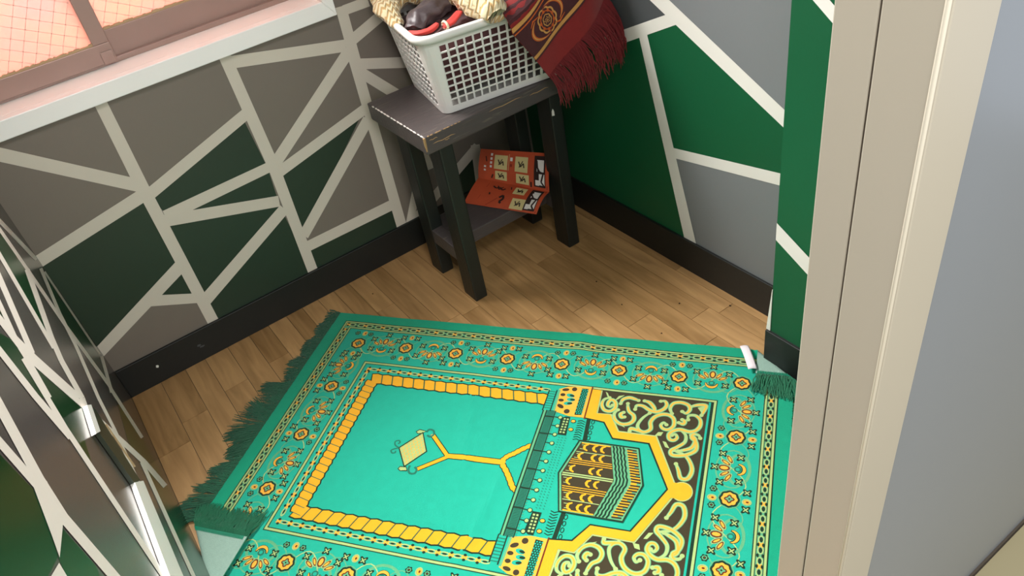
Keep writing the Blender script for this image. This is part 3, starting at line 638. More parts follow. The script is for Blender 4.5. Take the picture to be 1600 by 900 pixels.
def border_side(c0, c1, n, inward, fans, half, ends=True):
    du, dv = (c1[0]-c0[0])/n, (c1[1]-c0[1])/n
    ln = math.hypot(du, dv); ru, rv = du/ln, dv/ln
    iu, iv = inward
    for i in range(n):
        u, v = c0[0]+du*i, c0[1]+dv*i
        if i or ends: rosette(u, v)
        mu, mv = u+du*0.53, v+dv*0.53
        f = fans[i % len(fans)]
        fu, fv = iu*f, iv*f
        vine(mu, mv, ru, rv, iu, iv, ln, half*0.7)
        # soft leafy cloud under the palmette
        stroke(ell(mu, mv, ln*0.30, half*0.80, math.atan2(rv, ru), 20), 0.0030, 'band', 1, True)
        stroke(ell(mu - fu*0.012, mv - fv*0.012, ln*0.24, half*0.52, math.atan2(rv, ru), 20), 0.0060, 'band', 1, True)
        palmette(mu, mv, fu, fv)
        at = lambda a, b: (mu + ru*a + fu*b, mv + rv*a + fv*b)
        for a in (-1, 1):
            xflower(*at(a*0.030, -0.014)); xflower(*at(a*0.036, 0.022))
        xflower(*at(0.0, half*0.86))
        # trio beside the rosette
        if not (i or ends): continue
        s_ = -f
        at2 = lambda a, b: (u + ru*a + iu*b, v + rv*a + iv*b)
        for b in (1, -1):
            drop(*at2(0.002, b*half*0.80), math.atan2(iv, iu))
            for a in (-1, 1):
                (bud if (b*f > 0) else xflower)(*at2(a*0.0195, b*half*0.78))
    if ends: rosette(*c1)
fT = 0.081; fB = 0.703; fLft = 0.0775; fR = 1.0515
border_side((fLft, fT), (fR, fT), 7, (0, 1), [-1, 1], 0.048)
border_side((fLft, fB), (fR, fB), 7, (0, -1), [-1, 1], 0.048)
border_side((fLft, fT), (fLft, fB), 4, (1, 0), [-1, 1, 1, -1], 0.041, False)
border_side((fR, fT), (fR, fB), 4, (-1, 0), [-1, 1, 1, 1], 0.041, False)
# inner double line
IU0, IV0, IU1, IV1 = 0.125, 0.140, 1.005, 0.644
rectline(IU0, IV0, IU1, IV1, 0.0020, 'dark', 2); rectline(IU0+.002, IV0+.002, IU1-.002, IV1-.002, 0.0052, 'pale', 2); rectline(IU0+.0072, IV0+.0072, IU1-.0072, IV1-.0072, 0.0020, 'dark', 2)
rect(IU0+.0092, IV0+.0092, IU1-.0092, IV1-.0092, 'turq', 1)
# inner chain and rope
chain((0.150, 0.1655), (0.632, 0.1655), 0.0285, 0.0062, False); chain((0.150, 2*VC-0.1655), (0.632, 2*VC-0.1655), 0.0285, 0.0062, False)
chain((0.1485, 0.175), (0.1485, 2*VC-0.175), 0.0285, 0.0062, False)
RU0, RV0, RUI, RVI = 0.163, 0.181, 0.1915, 0.2095
rect(RUI, RVI, 0.630, 2*VC-RVI, 'turq', 2)
def rope(p0, p1, inw, wd, n):
    du, dv = (p1[0]-p0[0])/n, (p1[1]-p0[1])/n
    for i in range(n):
        a = (p0[0]+du*i, p0[1]+dv*i); b = (a[0]+du, a[1]+dv)
        at = lambda s, t: (a[0]+du*s+inw[0]*wd*t, a[1]+dv*s+inw[1]*wd*t)
        sk_ = 0.30
        pts = [at(0.05, 0.04), at(0.5, -0.05), at(0.95, 0.04), at(0.95+sk_, 0.96), at(0.5+sk_, 1.05), at(0.05+sk_, 0.96)]
        bg_ = [at(-0.06, -0.06), at(0.5, -0.17), at(1.06, -0.06), at(1.06+sk_, 1.06), at(0.5+sk_, 1.17), at(-0.06+sk_, 1.06)]
        poly(bg_, 'dark', 3); poly(pts, 'yellow', 5)
        stroke([at(1.0, 0.02), at(1.0+sk_, 0.98)], 0.0014, 'teal', 6)
wR = RUI-RU0
rope((RU0+0.004, RV0), (0.6285, RV0), (0, 1), wR, 16)
rope((RU0+0.004, 2*VC-RV0), (0.6285, 2*VC-RV0), (0, -1), wR, 16)
rope((RU0, RV0+0.02), (RU0, 2*VC-RV0-0.012), (1, 0), wR, 21)
rect(0.6285, 0.150, 0.660, 2*VC-0.150, 'turq', 6)
# book stand
S_ = STAND
poly(S_['diamond'], 'pale', 3); stroke(S_['diamond'], 0.0028, 'dark', 5, True)
D = S_['diamond']
for i in range(1, 7):
    t = i/7
    l = lambda a, b, t: (a[0]+(b[0]-a[0])*t, a[1]+(b[1]-a[1])*t)
    stroke([l(D[0], D[1], t), l(D[3], D[2], t)], 0.0011, 'orange', 4); stroke([l(D[0], D[3], t), l(D[1], D[2], t)], 0.0011, 'orange', 4)
def outlined(pts, w, col='yellow', lay=3, ol=0.0042):
    stroke(pts, [x+ol for x in w] if isinstance(w, list) else w+ol, 'dark', lay); stroke(pts, w, col, lay+1)
wav = lambda p: [0.0085 + 0.0035*abs(math.sin(i*1.1)) for i in range(len(p))]
for k in ('leg1', 'leg2'):
    p = smooth_pl(S_[k], 5); outlined(p, wav(p))
outlined(S_['stem'], [0.011, 0.013, 0.013]); outlined(S_['arm1'], 0.0085); outlined(S_['arm2'], 0.0085)
poly(ell(0.5795, 0.3865, 0.0075, 0.0075), 'yellow', 5); poly(ell(0.4525, 0.3915, 0.0062, 0.0062), 'yellow', 5)
for k in ('hook1', 'hook2'): stroke(smooth_pl(S_[k]), 0.0048, 'teal', 5)
for k in ('scroll1', 'scroll2'): stroke(smooth_pl(S_[k]), 0.0034, 'teal', 5)
for k in ('cap1', 'cap2'): poly(S_[k], 'pale', 4); stroke(S_[k], 0.0018, 'dark', 5, True)
# skyline strip between field and arch; everything below is mirrored about the centre line
def mir(p): return [(a, 2*VC-b) for a, b in p]
def both(fn):
    fn(lambda p: p); fn(mir)
va, vb = 0.150, 2*VC-0.150
def skyline(T):
    # striped end piece, gate house, chequer
    poly(T([(0.626, 0.168), (0.644, 0.166), (0.644, 0.226), (0.626, 0.228)]), 'turq', 7)
    for i in range(8):
        y = 0.170 + i*0.0072; stroke(T([(0.627, y), (0.643, y)]), 0.0024, 'teal', 8)
    stroke(T([(0.626, 0.166), (0.626, 0.229)]), 0.0028, 'dark', 8); stroke(T([(0.644, 0.164), (0.644, 0.229)]), 0.0028, 'dark', 8)
    poly(T([(0.648, 0.160), (0.668, 0.150), (0.7245, 0.1435), (0.7255, 0.2365), (0.690, 0.237), (0.652, 0.227)]), 'orange', 7)
    poly(T([(0.6475, 0.163), (0.652, 0.161), (0.655, 0.226), (0.650, 0.226)]), 'band', 8)
    for (u, v, a, b, g) in ((0.664, 0.160, .0085, .0045, -.2), (0.684, 0.156, .0062, .0062, 0), (0.661, 0.176, .0060, .0048, 0), (0.661, 0.193, .0065, .0046, 0), (0.664, 0.211, .0090, .0052, .5), (0.682, 0.224, .0068, .0068, 0)):
        poly(T(ell(u, v, a, b, g)), 'olive', 8)
    for (u, v, g) in ((0.683, 0.176, .2), (0.687, 0.188, 0), (0.683, 0.200, -.2)):
        poly(T(ell(u-0.004, v, .010, .0055, g)), 'turq', 8); poly(T(ell(u, v, .0062, .0030, g)), 'dark', 9)
    poly(T([(0.701, 0.151), (0.716, 0.150), (0.7175, 0.230), (0.7015, 0.2315)]), 'dark', 8)
    for i in range(16):
        for j in range(3):
            u = 0.7032 + j*0.0054 + (i % 2)*0.0027; v = 0.1545 + i*0.0048
            poly(T([(u-.0022, v), (u, v-.0022), (u+.0022, v), (u, v+.0022)]), 'turq', 9)
    stroke(T([(0.7240, 0.142), (0.7262, 0.240)]), 0.0032, 'brown', 10)
    # small grid building, herring-bone wall and dark chain
    poly(T([(0.6735, 0.246), (0.683, 0.239), (0.694, 0.239), (0.697, 0.292), (0.678, 0.292)]), 'dark', 7)
    for i in range(6):
        for j in range(2):
            u = 0.6830 + j*0.0072; v = 0.2465 + i*0.0076
            poly(T([(u-.0022, v-.0022), (u+.0022, v-.0022), (u+.0022, v+.0022), (u-.0022, v+.0022)]), 'pale', 8)
    for v in (0.250, 0.274): poly(T(ell(0.7035, v, .0050, .0040)), 'orange', 8); stroke(T(ell(0.7035, v, .0055, .0045)), 0.0014, 'dark', 9, True)
    for i in range(9):
        v = 0.245 + i*0.0065
        stroke(T([(0.714, v+.003), (0.722, v), (0.731, v+.004)]), 0.0018, 'dark', 7)
    poly(T([(0.732, 0.238), (0.741, 0.239), (0.745, 0.300), (0.736, 0.300)]), 'dark', 7)
    for i in range(4):
        v = 0.246 + i*0.0150; stroke(T(ell(0.7475, v, .0034, .0056, 0, 8)), 0.0016, 'dark', 8, True)
both(skyline)
rect(0.6270, 0.226, 0.6300, 2*VC-0.226, 'dark', 7); rect(0.6300, 0.226, 0.6345, 2*VC-0.226, 'band', 7); rect(0.6345, 0.226, 0.6375, 2*VC-0.226, 'dark', 7)
rect(0.6375, 0.226, 0.6560, 2*VC-0.226, 'teal', 7); rect(0.6560, 0.226, 0.6582, 2*VC-0.226, 'dark', 8)
for i in range(7):
    v = 0.245 + i*0.049; rect(0.6375, v-0.002, 0.6560, v+0.002, 'dark', 8)
for i in range(90):
    v = 0.228 + i*0.00365; stroke([(0.640, v), (0.654, v)], 0.0007, 'dark', 8)
    if i % 2: stroke([(0.6582, v), (0.6620, v)], 0.0012, 'band', 7)
for i in range(13):
    v = 0.2440 + i*0.0247
    stroke([(0.658, v), (0.669, v)], 0.0022, 'dark', 8); poly(ell(0.672, v, 0.0056, 0.0056), 'dark', 8); poly(ell(0.672, v, 0.0040, 0.0040), 'pale', 9)
for u in (0.6835, 0.6905, 0.6985):
    for i in range(46):
        v = 0.238 + i*0.0068
        if u > 0.6 and (v < 0.296 or v > 2*VC-0.296): continue
        stroke([(u-.0016, v-.001), (u+.0016, v+.001)], 0.0017, 'teal', 3)
# spandrel, arch, keel
rect(0.7450, IV0+.0092, 0.9870, 2*VC-IV0-.0092, 'olive', 3)
rect(0.9870, IV0+.0092, 0.9915, 2*VC-IV0-.0092, 'turq', 4); rect(0.9915, IV0+.0092, 0.9958, 2*VC-IV0-.0092, 'dark', 4)
AO = [(0.7460, 0.1495), (0.7495, 0.2195), (0.7810, 0.2190), (0.8070, 0.2640), (0.8880, 0.2630), (0.9417, 0.3740)]
AI = [(0.7245, 0.1495), (0.7265, 0.2370), (0.7715, 0.2425), (0.7985, 0.2835), (0.8770, 0.2840), (0.9318, VC)]
outer = AO + [(0.9450, 0.3760)] + [(a, 2*VC-b) for a, b in reversed(AO + [(0.9450, 0.3760)])]
stroke(outer, 0.0060, 'pale', 4); 
poly(ell(0.9605, VC, 0.0215, 0.0235, 0, 24), 'pale', 6); poly(ell(0.9605, VC, 0.0195, 0.0215, 0, 24), 'yellow', 7)
rect(0.940, VC-0.0185, 0.960, VC+0.0185, 'yellow', 8)
for T in (lambda p: p, mir):
    a, b = T(AO), T(AI)
    for i in range(5):
        poly([a[i], a[i+1], b[i+1], b[i]], 'yellow', 8)
    poly([a[5], (0.9450, a[5][1]), (0.9450, VC), b[5]], 'yellow', 8)
inner = AI + mir(AI)[::-1][1:]
poly([(0.7000, 0.2400)] + AI[1:] + mir(AI)[::-1][1:-1] + [(0.7000, 2*VC-0.2400)], 'turq', 2)
poly(AI[1:] + mir(AI)[::-1][1:-1], 'turq', 4)
stroke(AI[1:] + mir(AI)[::-1][1:-1], 0.0034, 'dark', 9)
# arabesques in the spandrels
for T in (lambda p: p, mir):
    for l_ in ARABESQUE:
        p = smooth_pl(l_, 5); n = len(p)
        env = [0.35 + 0.65*math.sin(math.pi*min(1, max(0, (i+1)/(n+1))))**0.6 for i in range(n)]
        stroke(T(p), [0.0112*e for e in env], 'band', 4)
        stroke(T(p), [0.0086*e for e in env], 'pale', 5)
        stroke(T(p[n//6:n-n//8]), [0.0040*e for e in env[n//6:n-n//8]], 'orange', 6)
        for e_ in (p[0], p[-1]):
            poly(T(ell(e_[0], e_[1], 0.0046, 0.0046)), 'pale', 5)
    for l_ in LEAVES: poly(T(l_), 'pale', 5)
# cube building under the arch
K0 = [(0.7299, 0.3010), (0.8590, 0.3010), (0.8832, VC), (0.8590, 2*VC-0.3010), (0.7299, 2*VC-0.3010), (0.7061, VC)]
poly(K0, 'band', 10); stroke(K0, 0.0032, 'dark', 15, True)
KW = [(0.7345, 0.3045), (0.8000, 0.3045), (0.8234, VC), (0.8000, 2*VC-0.3045), (0.7345, 2*VC-0.3045), (0.7120, VC)]
poly(KW, 'olive', 11)
for T in (lambda p: p, mir):
    sh = lambda v: 0.0245*(1-(VC-v)/(VC-0.3045))     # shift of the cube's near edge toward the base
    vl = lambda f: 0.3045 + f*(VC-0.3045)
    K = lambda u, f: (u + (sh(vl(f))*(-0.95 if u < 0.76 else 0.95 if u > 0.79 else 0.3)), vl(f))
    for f in (0.02, 0.30, 0.54, 0.60, 0.66, 0.97):
        stroke(T([K(0.7370, f), K(0.7700, f), K(0.7990, f)]), 0.0030 if f < 0.1 or f > 0.9 else 0.0018, 'yellow' if f not in (0.30, 0.97) else 'pale', 12)
    for f in (0.14, 0.42, 0.82):
        for u in (0.7520, 0.7680, 0.7850):
            c = K(u, f)
            stroke(T([(c[0]+0.004, c[1]-0.0090), (c[0]-0.003, c[1]-0.0050), (c[0]-0.0045, c[1]), (c[0]-0.003, c[1]+0.0050), (c[0]+0.004, c[1]+0.0085)]), [0.003, 0.0045, 0.0062, 0.0045, 0.003], 'yellow', 13)
    for f in (0.08, 0.2, 0.36, 0.48, 0.76, 0.9):
        stroke(T([K(0.7400, f), K(0.7480, f)]), 0.0014, 'pale', 12)
    for k in range(4):
        u0 = 0.8050 + k*0.0072
        pts = [(u0 + 0.0245*i/12, 0.3035 + (VC-0.3035)*i/12 ) for i in range(13)]
        pts = [(p_[0] + (0.0009 if i % 2 else -0.0009), p_[1]) for i, p_ in enumerate(pts)]
        stroke(T(pts), 0.0036, 'dark', 12)
    for i in range(13):
        f = (i+0.5)/13; v = 0.3045 + f*(VC-0.306); u0 = 0.8345 + 0.0245*f
        stroke(T([(u0, v), (u0+0.0200, v+0.0006)]), 0.0040, 'olive', 12)
        stroke(T([(u0, v+0.0033), (u0+(0.0200 if i % 3 else 0.012), v+0.0036)]), 0.0026, 'yellow', 13)
PAT.build('woven_pattern', [P[k] for k in PK], rugE)

# ---- fringes
def strand(q, root, d, ln, lift=0.0, wob=0.007, w=0.0013, zf=None):
    d = Vector(d).normalized(); p = Vector(root); pts = [p.copy()]
    side = Vector((-d.y, d.x, 0)); k = rnd.uniform(-1, 1)
    for i in range(1, 6):
        t = i/5
        pt = Vector(root) + d*ln*t + side*(k*wob*math.sin(t*2.3) + rnd.uniform(-1, 1)*wob*0.25)
        pt.z = (zf(pt) if zf else 0.0012) + max(0.0, (root[2]-0.0012)*(1-t*1.6)) + rnd.uniform(0, 0.004)*math.sin(math.pi*t) + lift
        pts.append(pt)
    q.tube(pts, [w, w, w, w*0.95, w*0.85, w*0.5], 3, 0, cap=False)
def hump(v):
    return 0.050 + 0.045*math.exp(-((v-0.36)/0.12)**2) + 0.034*math.exp(-((v-0.60)/0.10)**2) - 0.055*math.exp(-((v-0.470)/0.012)**2) - 0.045*math.exp(-((v-0.225)/0.008)**2)
q = MB()
for i in range(1150):
    v = V0 + (0.655-V0)*(i+rnd.random())/1150
    r_ = rug(U0+0.001, v, rnd.uniform(0.0005, RT))
    clump = noise.noise(Vector((v*38, 1.7, 0)))
    d = -RU + RV*(0.18 + 1.0*clump + rnd.uniform(-0.2, 0.2))
    strand(q, r_, d, max(0.012, hump(v)*(0.85+0.55*noise.noise(Vector((v*22, 4.2, 0))))*rnd.uniform(0.85, 1.12)))
fo = q.build('fringe', M['fringe'], rugE); fo['kind'] = 'stuff'
# fringe lying over the folded near-left corner
q = MB()
for i in range(380):
    v = 0.672 + (V1-0.672)*(i+rnd.random())/380
    r_ = Vector(rug(U0, v, rnd.uniform(0, RT)))
    clump = noise.noise(Vector((v*45, 5.1, 0)))
    d = -RV + RU*(-0.30 + 0.5*clump + rnd.uniform(-0.3, 0.3))
    strand(q, tuple(r_), d, (0.056+0.02*clump)*rnd.uniform(0.8, 1.15), zf=lambda p_: RT+0.004)
fo = q.build('fringe', M['fringe'], rugE); fo['kind'] = 'stuff'
# fringe of the folded far-right corner, and the rest of that end
q = MB()
for i in range(150):
    v = V0 + 0.003 + (0.056-V0-0.003)*(i+rnd.random())/150
    r_ = Vector(rug(U1, v, rnd.uniform(0, RT)))
    clump = noise.noise(Vector((v*60, 9.1, 0)))
    d = RV + RU*(0.10 + 0.5*clump + rnd.uniform(-0.35, 0.35))
    strand(q, tuple(r_), d, (0.058+0.02*clump)*rnd.uniform(0.8, 1.15), zf=lambda p_: RT+0.004, w=0.0013)
for i in range(300):
    v = 0.10 + (V1-0.10)*(i+rnd.random())/300
    r_ = rug(U1-0.001, v, rnd.uniform(0.0005, RT))
    d = RU + RV*rnd.uniform(-0.3, 0.3)
    strand(q, r_, d, rnd.uniform(0.010, 0.018) if (v > 0.5 or v < 0.2) else rnd.uniform(0.03, 0.05))
fo = q.build('fringe', M['fringe'], rugE); fo['kind'] = 'stuff'
# stitched edge of the folded corners (white-green looped stitches)
q = MB()
for i in range(26):
    v = V0 + 0.004 + 0.082*i/26
    a = Vector(rug(U1, v, 0)); b = Vector(rug(U1-0.008, v, 0))
    q.tube([a+Vector((0,0,.0006)), (a+b)/2+Vector((0,0,.0022)), b+Vector((0,0,.0006))], 0.0010, 4)
q.build('edge_stitching', P['edge'], rugE)['kind'] = 'stuff'
q = MB()
for i in range(40):
    v = 0.668 + 0.142*i/40
    a = Vector(rug(U0, v, 0)); b = Vector(rug(U0+0.008, v, 0))
    q.tube([a+Vector((0,0,.0006)), (a+b)/2+Vector((0,0,.0022)), b+Vector((0,0,.0006))], 0.0011, 4)
q.build('edge_stitching', P['edge'], rugE)['kind'] = 'stuff'
# care label sewn on the folded corner
q = MB()
def lab(s, t):
    a = RO + RU*(1.038 + 0.019*s + 0.024*t) + RV*(-0.026 + 0.072*t - 0.004*s)
    return (a.x, a.y, 0.0155 + 0.004*math.sin(math.pi*t) + 0.002*math.sin(math.pi*s))
q.grid(lab, 6, 10)
lo = q.build('care_label', M['label'], rugE, smooth=True); lo['label'] = 'white care label'
md = lo.modifiers.new('thickness', 'SOLIDIFY'); md.thickness = 0.0008; md.offset = -1
q = MB()
for s in (0.35, 0.6):
    for k in range(5):
        t = 0.40 + k*0.055
        a, b = Vector(lab(s, t)), Vector(lab(s, t+0.035)); c, d = Vector(lab(s+0.05, t+0.035)), Vector(lab(s+0.05, t))
        up = Vector((0, 0, 0.0006)); q.add([a+up, b+up, c+up, d+up], [(0, 3, 2, 1)])
q.build('label_print', M['print'], lo)
# ================================================================ stool
stool = empty('wooden_stool', (0.31, 0.22, 0))
tag(stool, 'small dark painted wooden stool with worn corners, standing in the room corner', 'stool')
def slab(name, a, b, mt, parent, wear=0.0):
    bm = bmesh.new(); bmesh.ops.create_cube(bm, size=1)
    for v in bm.verts:
        v.co = Vector(tuple(a[i] if v.co[i] < 0 else b[i] for i in range(3)))
    bmesh.ops.bevel(bm, geom=bm.edges[:], offset=0.004, segments=2, profile=0.6, affect='EDGES')
    me = bpy.data.meshes.new(name); bm.to_mesh(me); bm.free()
    me.materials.append(mt)
    o = bpy.data.objects.new(name, me); COL.objects.link(o); o.parent = parent
    o.matrix_parent_inverse = Matrix.Translation(parent.location).inverted()
    return o
seat = slab('seat', (0.100, 0.064, 0.474), (0.521, 0.355, 0.520), M['stool'], stool)
for lx in (0.122, 0.449):
    for ly in (0.111, 0.288):
        slab('leg', (lx, ly, 0.0), (lx + 0.038, ly + 0.060, 0.476), M['legpaint'], stool)
for lx in (0.124, 0.451):
    slab('side_rail', (lx, 0.165, 0.110), (lx + 0.034, 0.292, 0.154), M['stool'], stool)
slab('shelf', (0.130, 0.120, 0.116), (0.452, 0.262, 0.1545), M['stool'], stool)
# worn front corner and edge: bare wood chips and pale scuffs sit on the paint
def chip(q, pts, nrm, mi=0, t=0.0008):
    n = len(pts); nr = Vector(nrm)*t
    q.add([Vector(p) for p in pts] + [Vector(p)+nr for p in pts], [tuple(range(n))[::-1], tuple(range(n, 2*n))] + [(i, (i+1) % n, (i+1) % n+n, i+n) for i in range(n)], mi)
q = MB()
X1, Y1, Z1 = 0.521, 0.355, 0.520
q.tube([(X1-0.001, Y1-0.0012, 0.484), (X1-0.0008, Y1-0.001, 0.500), (X1-0.0012, Y1-0.0012, 0.5185)], [0.0016, 0.0030, 0.0034], 6, 0)
for i in range(9):
    x = X1 - 0.006 - i*0.011 - rnd.uniform(0, 0.004)
    l = rnd.uniform(0.006, 0.014)
    q.tube([(x, Y1-0.0010, Z1-0.0012), (x-l/2, Y1-0.0006, Z1-0.0010), (x-l, Y1-0.0012, Z1-0.0014)], [0.0006, 0.0022*(1-i*0.06), 0.0006], 5, 0)
for (x0, x1, z) in ((0.502, 0.438, 0.4965), (0.470, 0.456, 0.492), (0.509, 0.486, 0.508), (0.34, 0.24, 0.510), (0.22, 0.16, 0.503)):
    k = 5
    q.tube([(x0+(x1-x0)*i/k, Y1-0.0004, z+0.0012*math.sin(i*2.1)) for i in range(k+1)], [0.0005]+[0.0012]*(k-1)+[0.0004], 5, 0)
q.build('worn_wood', M['barewood'], seat)['kind'] = 'stuff'
q = MB()
for i in range(16):
    y = Y1 - 0.004 - i*0.0165; l = rnd.uniform(0.010, 0.0185)
    q.tube([(X1-0.0012, y, Z1-0.0010), (X1-0.0010, y-l/2, Z1-0.0008+rnd.uniform(0, .0004)), (X1-0.0012, y-l, Z1-0.0012)], [0.0008, 0.0020+rnd.uniform(0, .0008), 0.0008], 5, 0)
q.build('edge_scuff', M['scuff'], seat)['kind'] = 'stuff'
q = MB(); chip(q, [(0.150, 0.3482, 0.418), (0.158, 0.3482, 0.420), (0.157, 0.3482, 0.432), (0.153, 0.3482, 0.438), (0.150, 0.3482, 0.430)], (0, 1, 0))
q.build('paint_chip', M['scuff'], stool)

# ================================================================ laundry basket
bk = empty('laundry_basket', (0.29, 0.22, 0.52))
tag(bk, 'white plastic laundry basket with square lattice holes, filled with cloths on the stool', 'basket')
BC, BS = 0.985, 0.172
D1 = Vector((-BC, BS, 0)); D2 = Vector((-BS, -BC, 0))
B0 = Vector((0.429, 0.301, 0))
BL, BW, BZ0, BZ1 = 0.325, 0.235, 0.5215, 0.722
FLR = 0.030
def bpt(a, b, z):
    w = B0 + D1*a + D2*b; return Vector((w.x, w.y, z))
def outline(t, inset=0.0, n_c=6):
    """rounded rectangle at height t (0 floor, 1 rim): list of (a,b)"""
    f = FLR*t; x0, x1, y0, y1 = -f+inset, BL+f-inset, -f+inset, BW+f-inset
    r = 0.022 + 0.018*t
    pts = []
    for cx, cy, a0 in ((x1-r, y0+r, -90), (x1-r, y1-r, 0), (x0+r, y1-r, 90), (x0+r, y0+r, 180)):
        for k in range(n_c+1):
            an = math.radians(a0 + 90*k/n_c)
            pts.append((cx + r*math.cos(an), cy + r*math.sin(an)))
    return pts, r, (x0, x1, y0, y1)
def zt(t): return BZ0 + (BZ1-BZ0)*t
TH = 0.0026
q = MB()
sides = {'front': (0, BL), 'back': (0, BL), 'left': (0, BW), 'right': (0, BW)}
def side_pt(side, s, t, inset=0.0):
    f = FLR*t; r = 0.022+0.018*t; i_ = inset
    x0, x1, y0, y1 = -f+i_, BL+f-i_, -f+i_, BW+f-i_
    rr = r
    if side == 'front': return bpt(x0+rr+(x1-x0-2*rr)*s, y0, zt(t))
    if side == 'back':  return bpt(x0+rr+(x1-x0-2*rr)*s, y1, zt(t))
    if side == 'left':  return bpt(x0, y0+rr+(y1-y0-2*rr)*s, zt(t))
    return bpt(x1, y0+rr+(y1-y0-2*rr)*s, zt(t))
def panel(side, s0, s1, t0, t1):
    o = [side_pt(side, s0, t0), side_pt(side, s1, t0), side_pt(side, s1, t1), side_pt(side, s0, t1)]
    i = [side_pt(side, s0, t0, TH), side_pt(side, s1, t0, TH), side_pt(side, s1, t1, TH), side_pt(side, s0, t1, TH)]
    q.hexa(o + i)
NR = 9
tb, tt = 0.085, 0.865
for side, nc in (('front', 14), ('back', 14), ('left', 9), ('right', 9)):
    panel(side, 0, 1, 0.0, tb); panel(side, 0, 1, tt, 1.0)
    bw = 0.22
    for c in range(nc+1):
        s = c/nc; h = bw/nc/2
        s0, s1 = max(0, s-h), min(1, s+h)
        panel(side, s0, s1, tb, tt)
    for r_ in range(1, NR):
        t = tb + (tt-tb)*r_/NR; h = (tt-tb)/NR*bw/2
        for c in range(nc):
            panel(side, c/nc + bw/nc/2, (c+1)/nc - bw/nc/2, t-h, t+h)
# solid rounded corners
nz_ = 8; n_c = 6
for ci in range(4):
    def cf(s, t, ci=ci):
        pts, r, _ = outline(t, 0.0, n_c)
        k = ci*(n_c+1) + int(round(s*n_c)); return bpt(pts[k][0], pts[k][1], zt(t))
    def ci_f(s, t, ci=ci):
        pts, r, _ = outline(t, TH, n_c)
        k = ci*(n_c+1) + int(round(s*n_c)); return bpt(pts[k][0], pts[k][1], zt(t))
    q.grid(cf, n_c, nz_); q.grid(ci_f, n_c, nz_)
# floor with ribs
o0, _, _ = outline(0.0)
q.add([bpt(a, b, BZ0) for a, b in o0] + [bpt(a, b, BZ0+0.003) for a, b in o0],
      [tuple(range(len(o0)))[::-1], tuple(range(len(o0), 2*len(o0)))] + [(i, (i+1) % len(o0), (i+1) % len(o0)+len(o0), i+len(o0)) for i in range(len(o0))])
q.build('basket_wall', M['plastic'], bk)
# rolled rim
q = MB()
prof = [(0.000, -0.014), (0.007, -0.015), (0.010, -0.006), (0.009, 0.001), (0.004, 0.0045), (-0.003, 0.003), (-0.005, -0.003)]
pts, r, _ = outline(1.0, 0.0, 8)
n = len(pts); ring_v = []
for i in range(n):
    a0, b0 = pts[i-1]; a1, b1 = pts[(i+1) % n]
    dx, dy = a1-a0, b1-b0; l = math.hypot(dx, dy); nx, ny = dy/l, -dx/l
    for (o_, z_) in prof: ring_v.append(bpt(pts[i][0]+nx*o_, pts[i][1]+ny*o_, BZ1+z_))
k = len(prof)
q.add(ring_v, [(i*k+j, ((i+1) % n)*k+j, ((i+1) % n)*k+(j+1) % k, i*k+(j+1) % k) for i in range(n) for j in range(k)])
q.build('rim', M['plastic'], bk, smooth=True)

# ================================================================ cloths in the basket
def knit_mat():
    m = bpy.data.materials.new('cream zigzag knit'); m.use_nodes = True
    nt = m.node_tree; N = nt.nodes; L = nt.links
    b = N['Principled BSDF']; b.inputs['Roughness'].default_value = 0.95; b.inputs['Sheen Weight'].default_value = 0.3
    geo = N.new('ShaderNodeNewGeometry'); sp = N.new('ShaderNodeSeparateXYZ'); L.new(geo.outputs['Position'], sp.inputs[0])
    def mth(op, a, bb, c=None):
        n = N.new('ShaderNodeMath'); n.operation = op
        for k, x in enumerate((a, bb, c)):
            if x is None: continue
            if isinstance(x, (int, float)): n.inputs[k].default_value = x
            else: L.new(x, n.inputs[k])
        return n.outputs[0]
    xm = mth('MULTIPLY_ADD', sp.outputs[2], 0.5, sp.outputs[0])
    zig = mth('PINGPONG', xm, 0.006)
    ph = mth('MULTIPLY_ADD', zig, 1.3, sp.outputs[1])
    ph2 = mth('MULTIPLY', ph, 420.0)
    sn = mth('SINE', ph2, 0)
    f = mth('MULTIPLY_ADD', sn, 0.5, 0.5)
    rp = N.new('ShaderNodeValToRGB')
    rp.color_ramp.elements[0].position = 0.15; rp.color_ramp.elements[0].color = lin((196, 160, 104))
    rp.color_ramp.elements[1].position = 0.6; rp.color_ramp.elements[1].color = lin((236, 220, 180))
    L.new(f, rp.inputs['Fac']); L.new(rp.outputs['Color'], b.inputs['Base Color'])
    bp = N.new('ShaderNodeBump'); bp.inputs['Strength'].default_value = 0.8; bp.inputs['Distance'].default_value = 0.003
    L.new(f, bp.inputs['Height']); L.new(bp.outputs['Normal'], b.inputs['Normal'])
    return m
M['cream'] = knit_mat()
M['creamlight'] = mat('pale cream fabric', (232, 216, 184), 0.95, 0.1, 30, 0.3, 300, sheen=0.3)
M['blackcloth'] = mat('shiny dark grey fabric', (84, 74, 76), 0.42, 0.3, 30, 0.4, 120)
M['redcloth'] = mat('red fabric', (206, 54, 46), 0.7, 0.12, 30, 0.2, 300, sheen=0.2)
M['maroon'] = mat('maroon fabric', (84, 46, 48), 0.85, 0.15, 20, 0.3, 200, sheen=0.2)
M['matred'] = mat('deep red pile', (132, 24, 24), 0.9, 0.15, 40, 0.3, 500, sheen=0.3)
M['matdark'] = mat('dark plum pile', (70, 28, 32), 0.9, 0.2, 40, 0.3, 500, sheen=0.2)
M['matgold'] = mat('gold pile', (206, 150, 82), 0.9, 0.15, 60, 0.3, 500)
M['matorange'] = mat('burnt orange pile', (198, 92, 36), 0.9, 0.15, 60, 0.3, 500)
M['matfringe'] = mat('dark red fringe yarn', (112, 20, 24), 0.85, 0.3, 40, sheen=0.2)

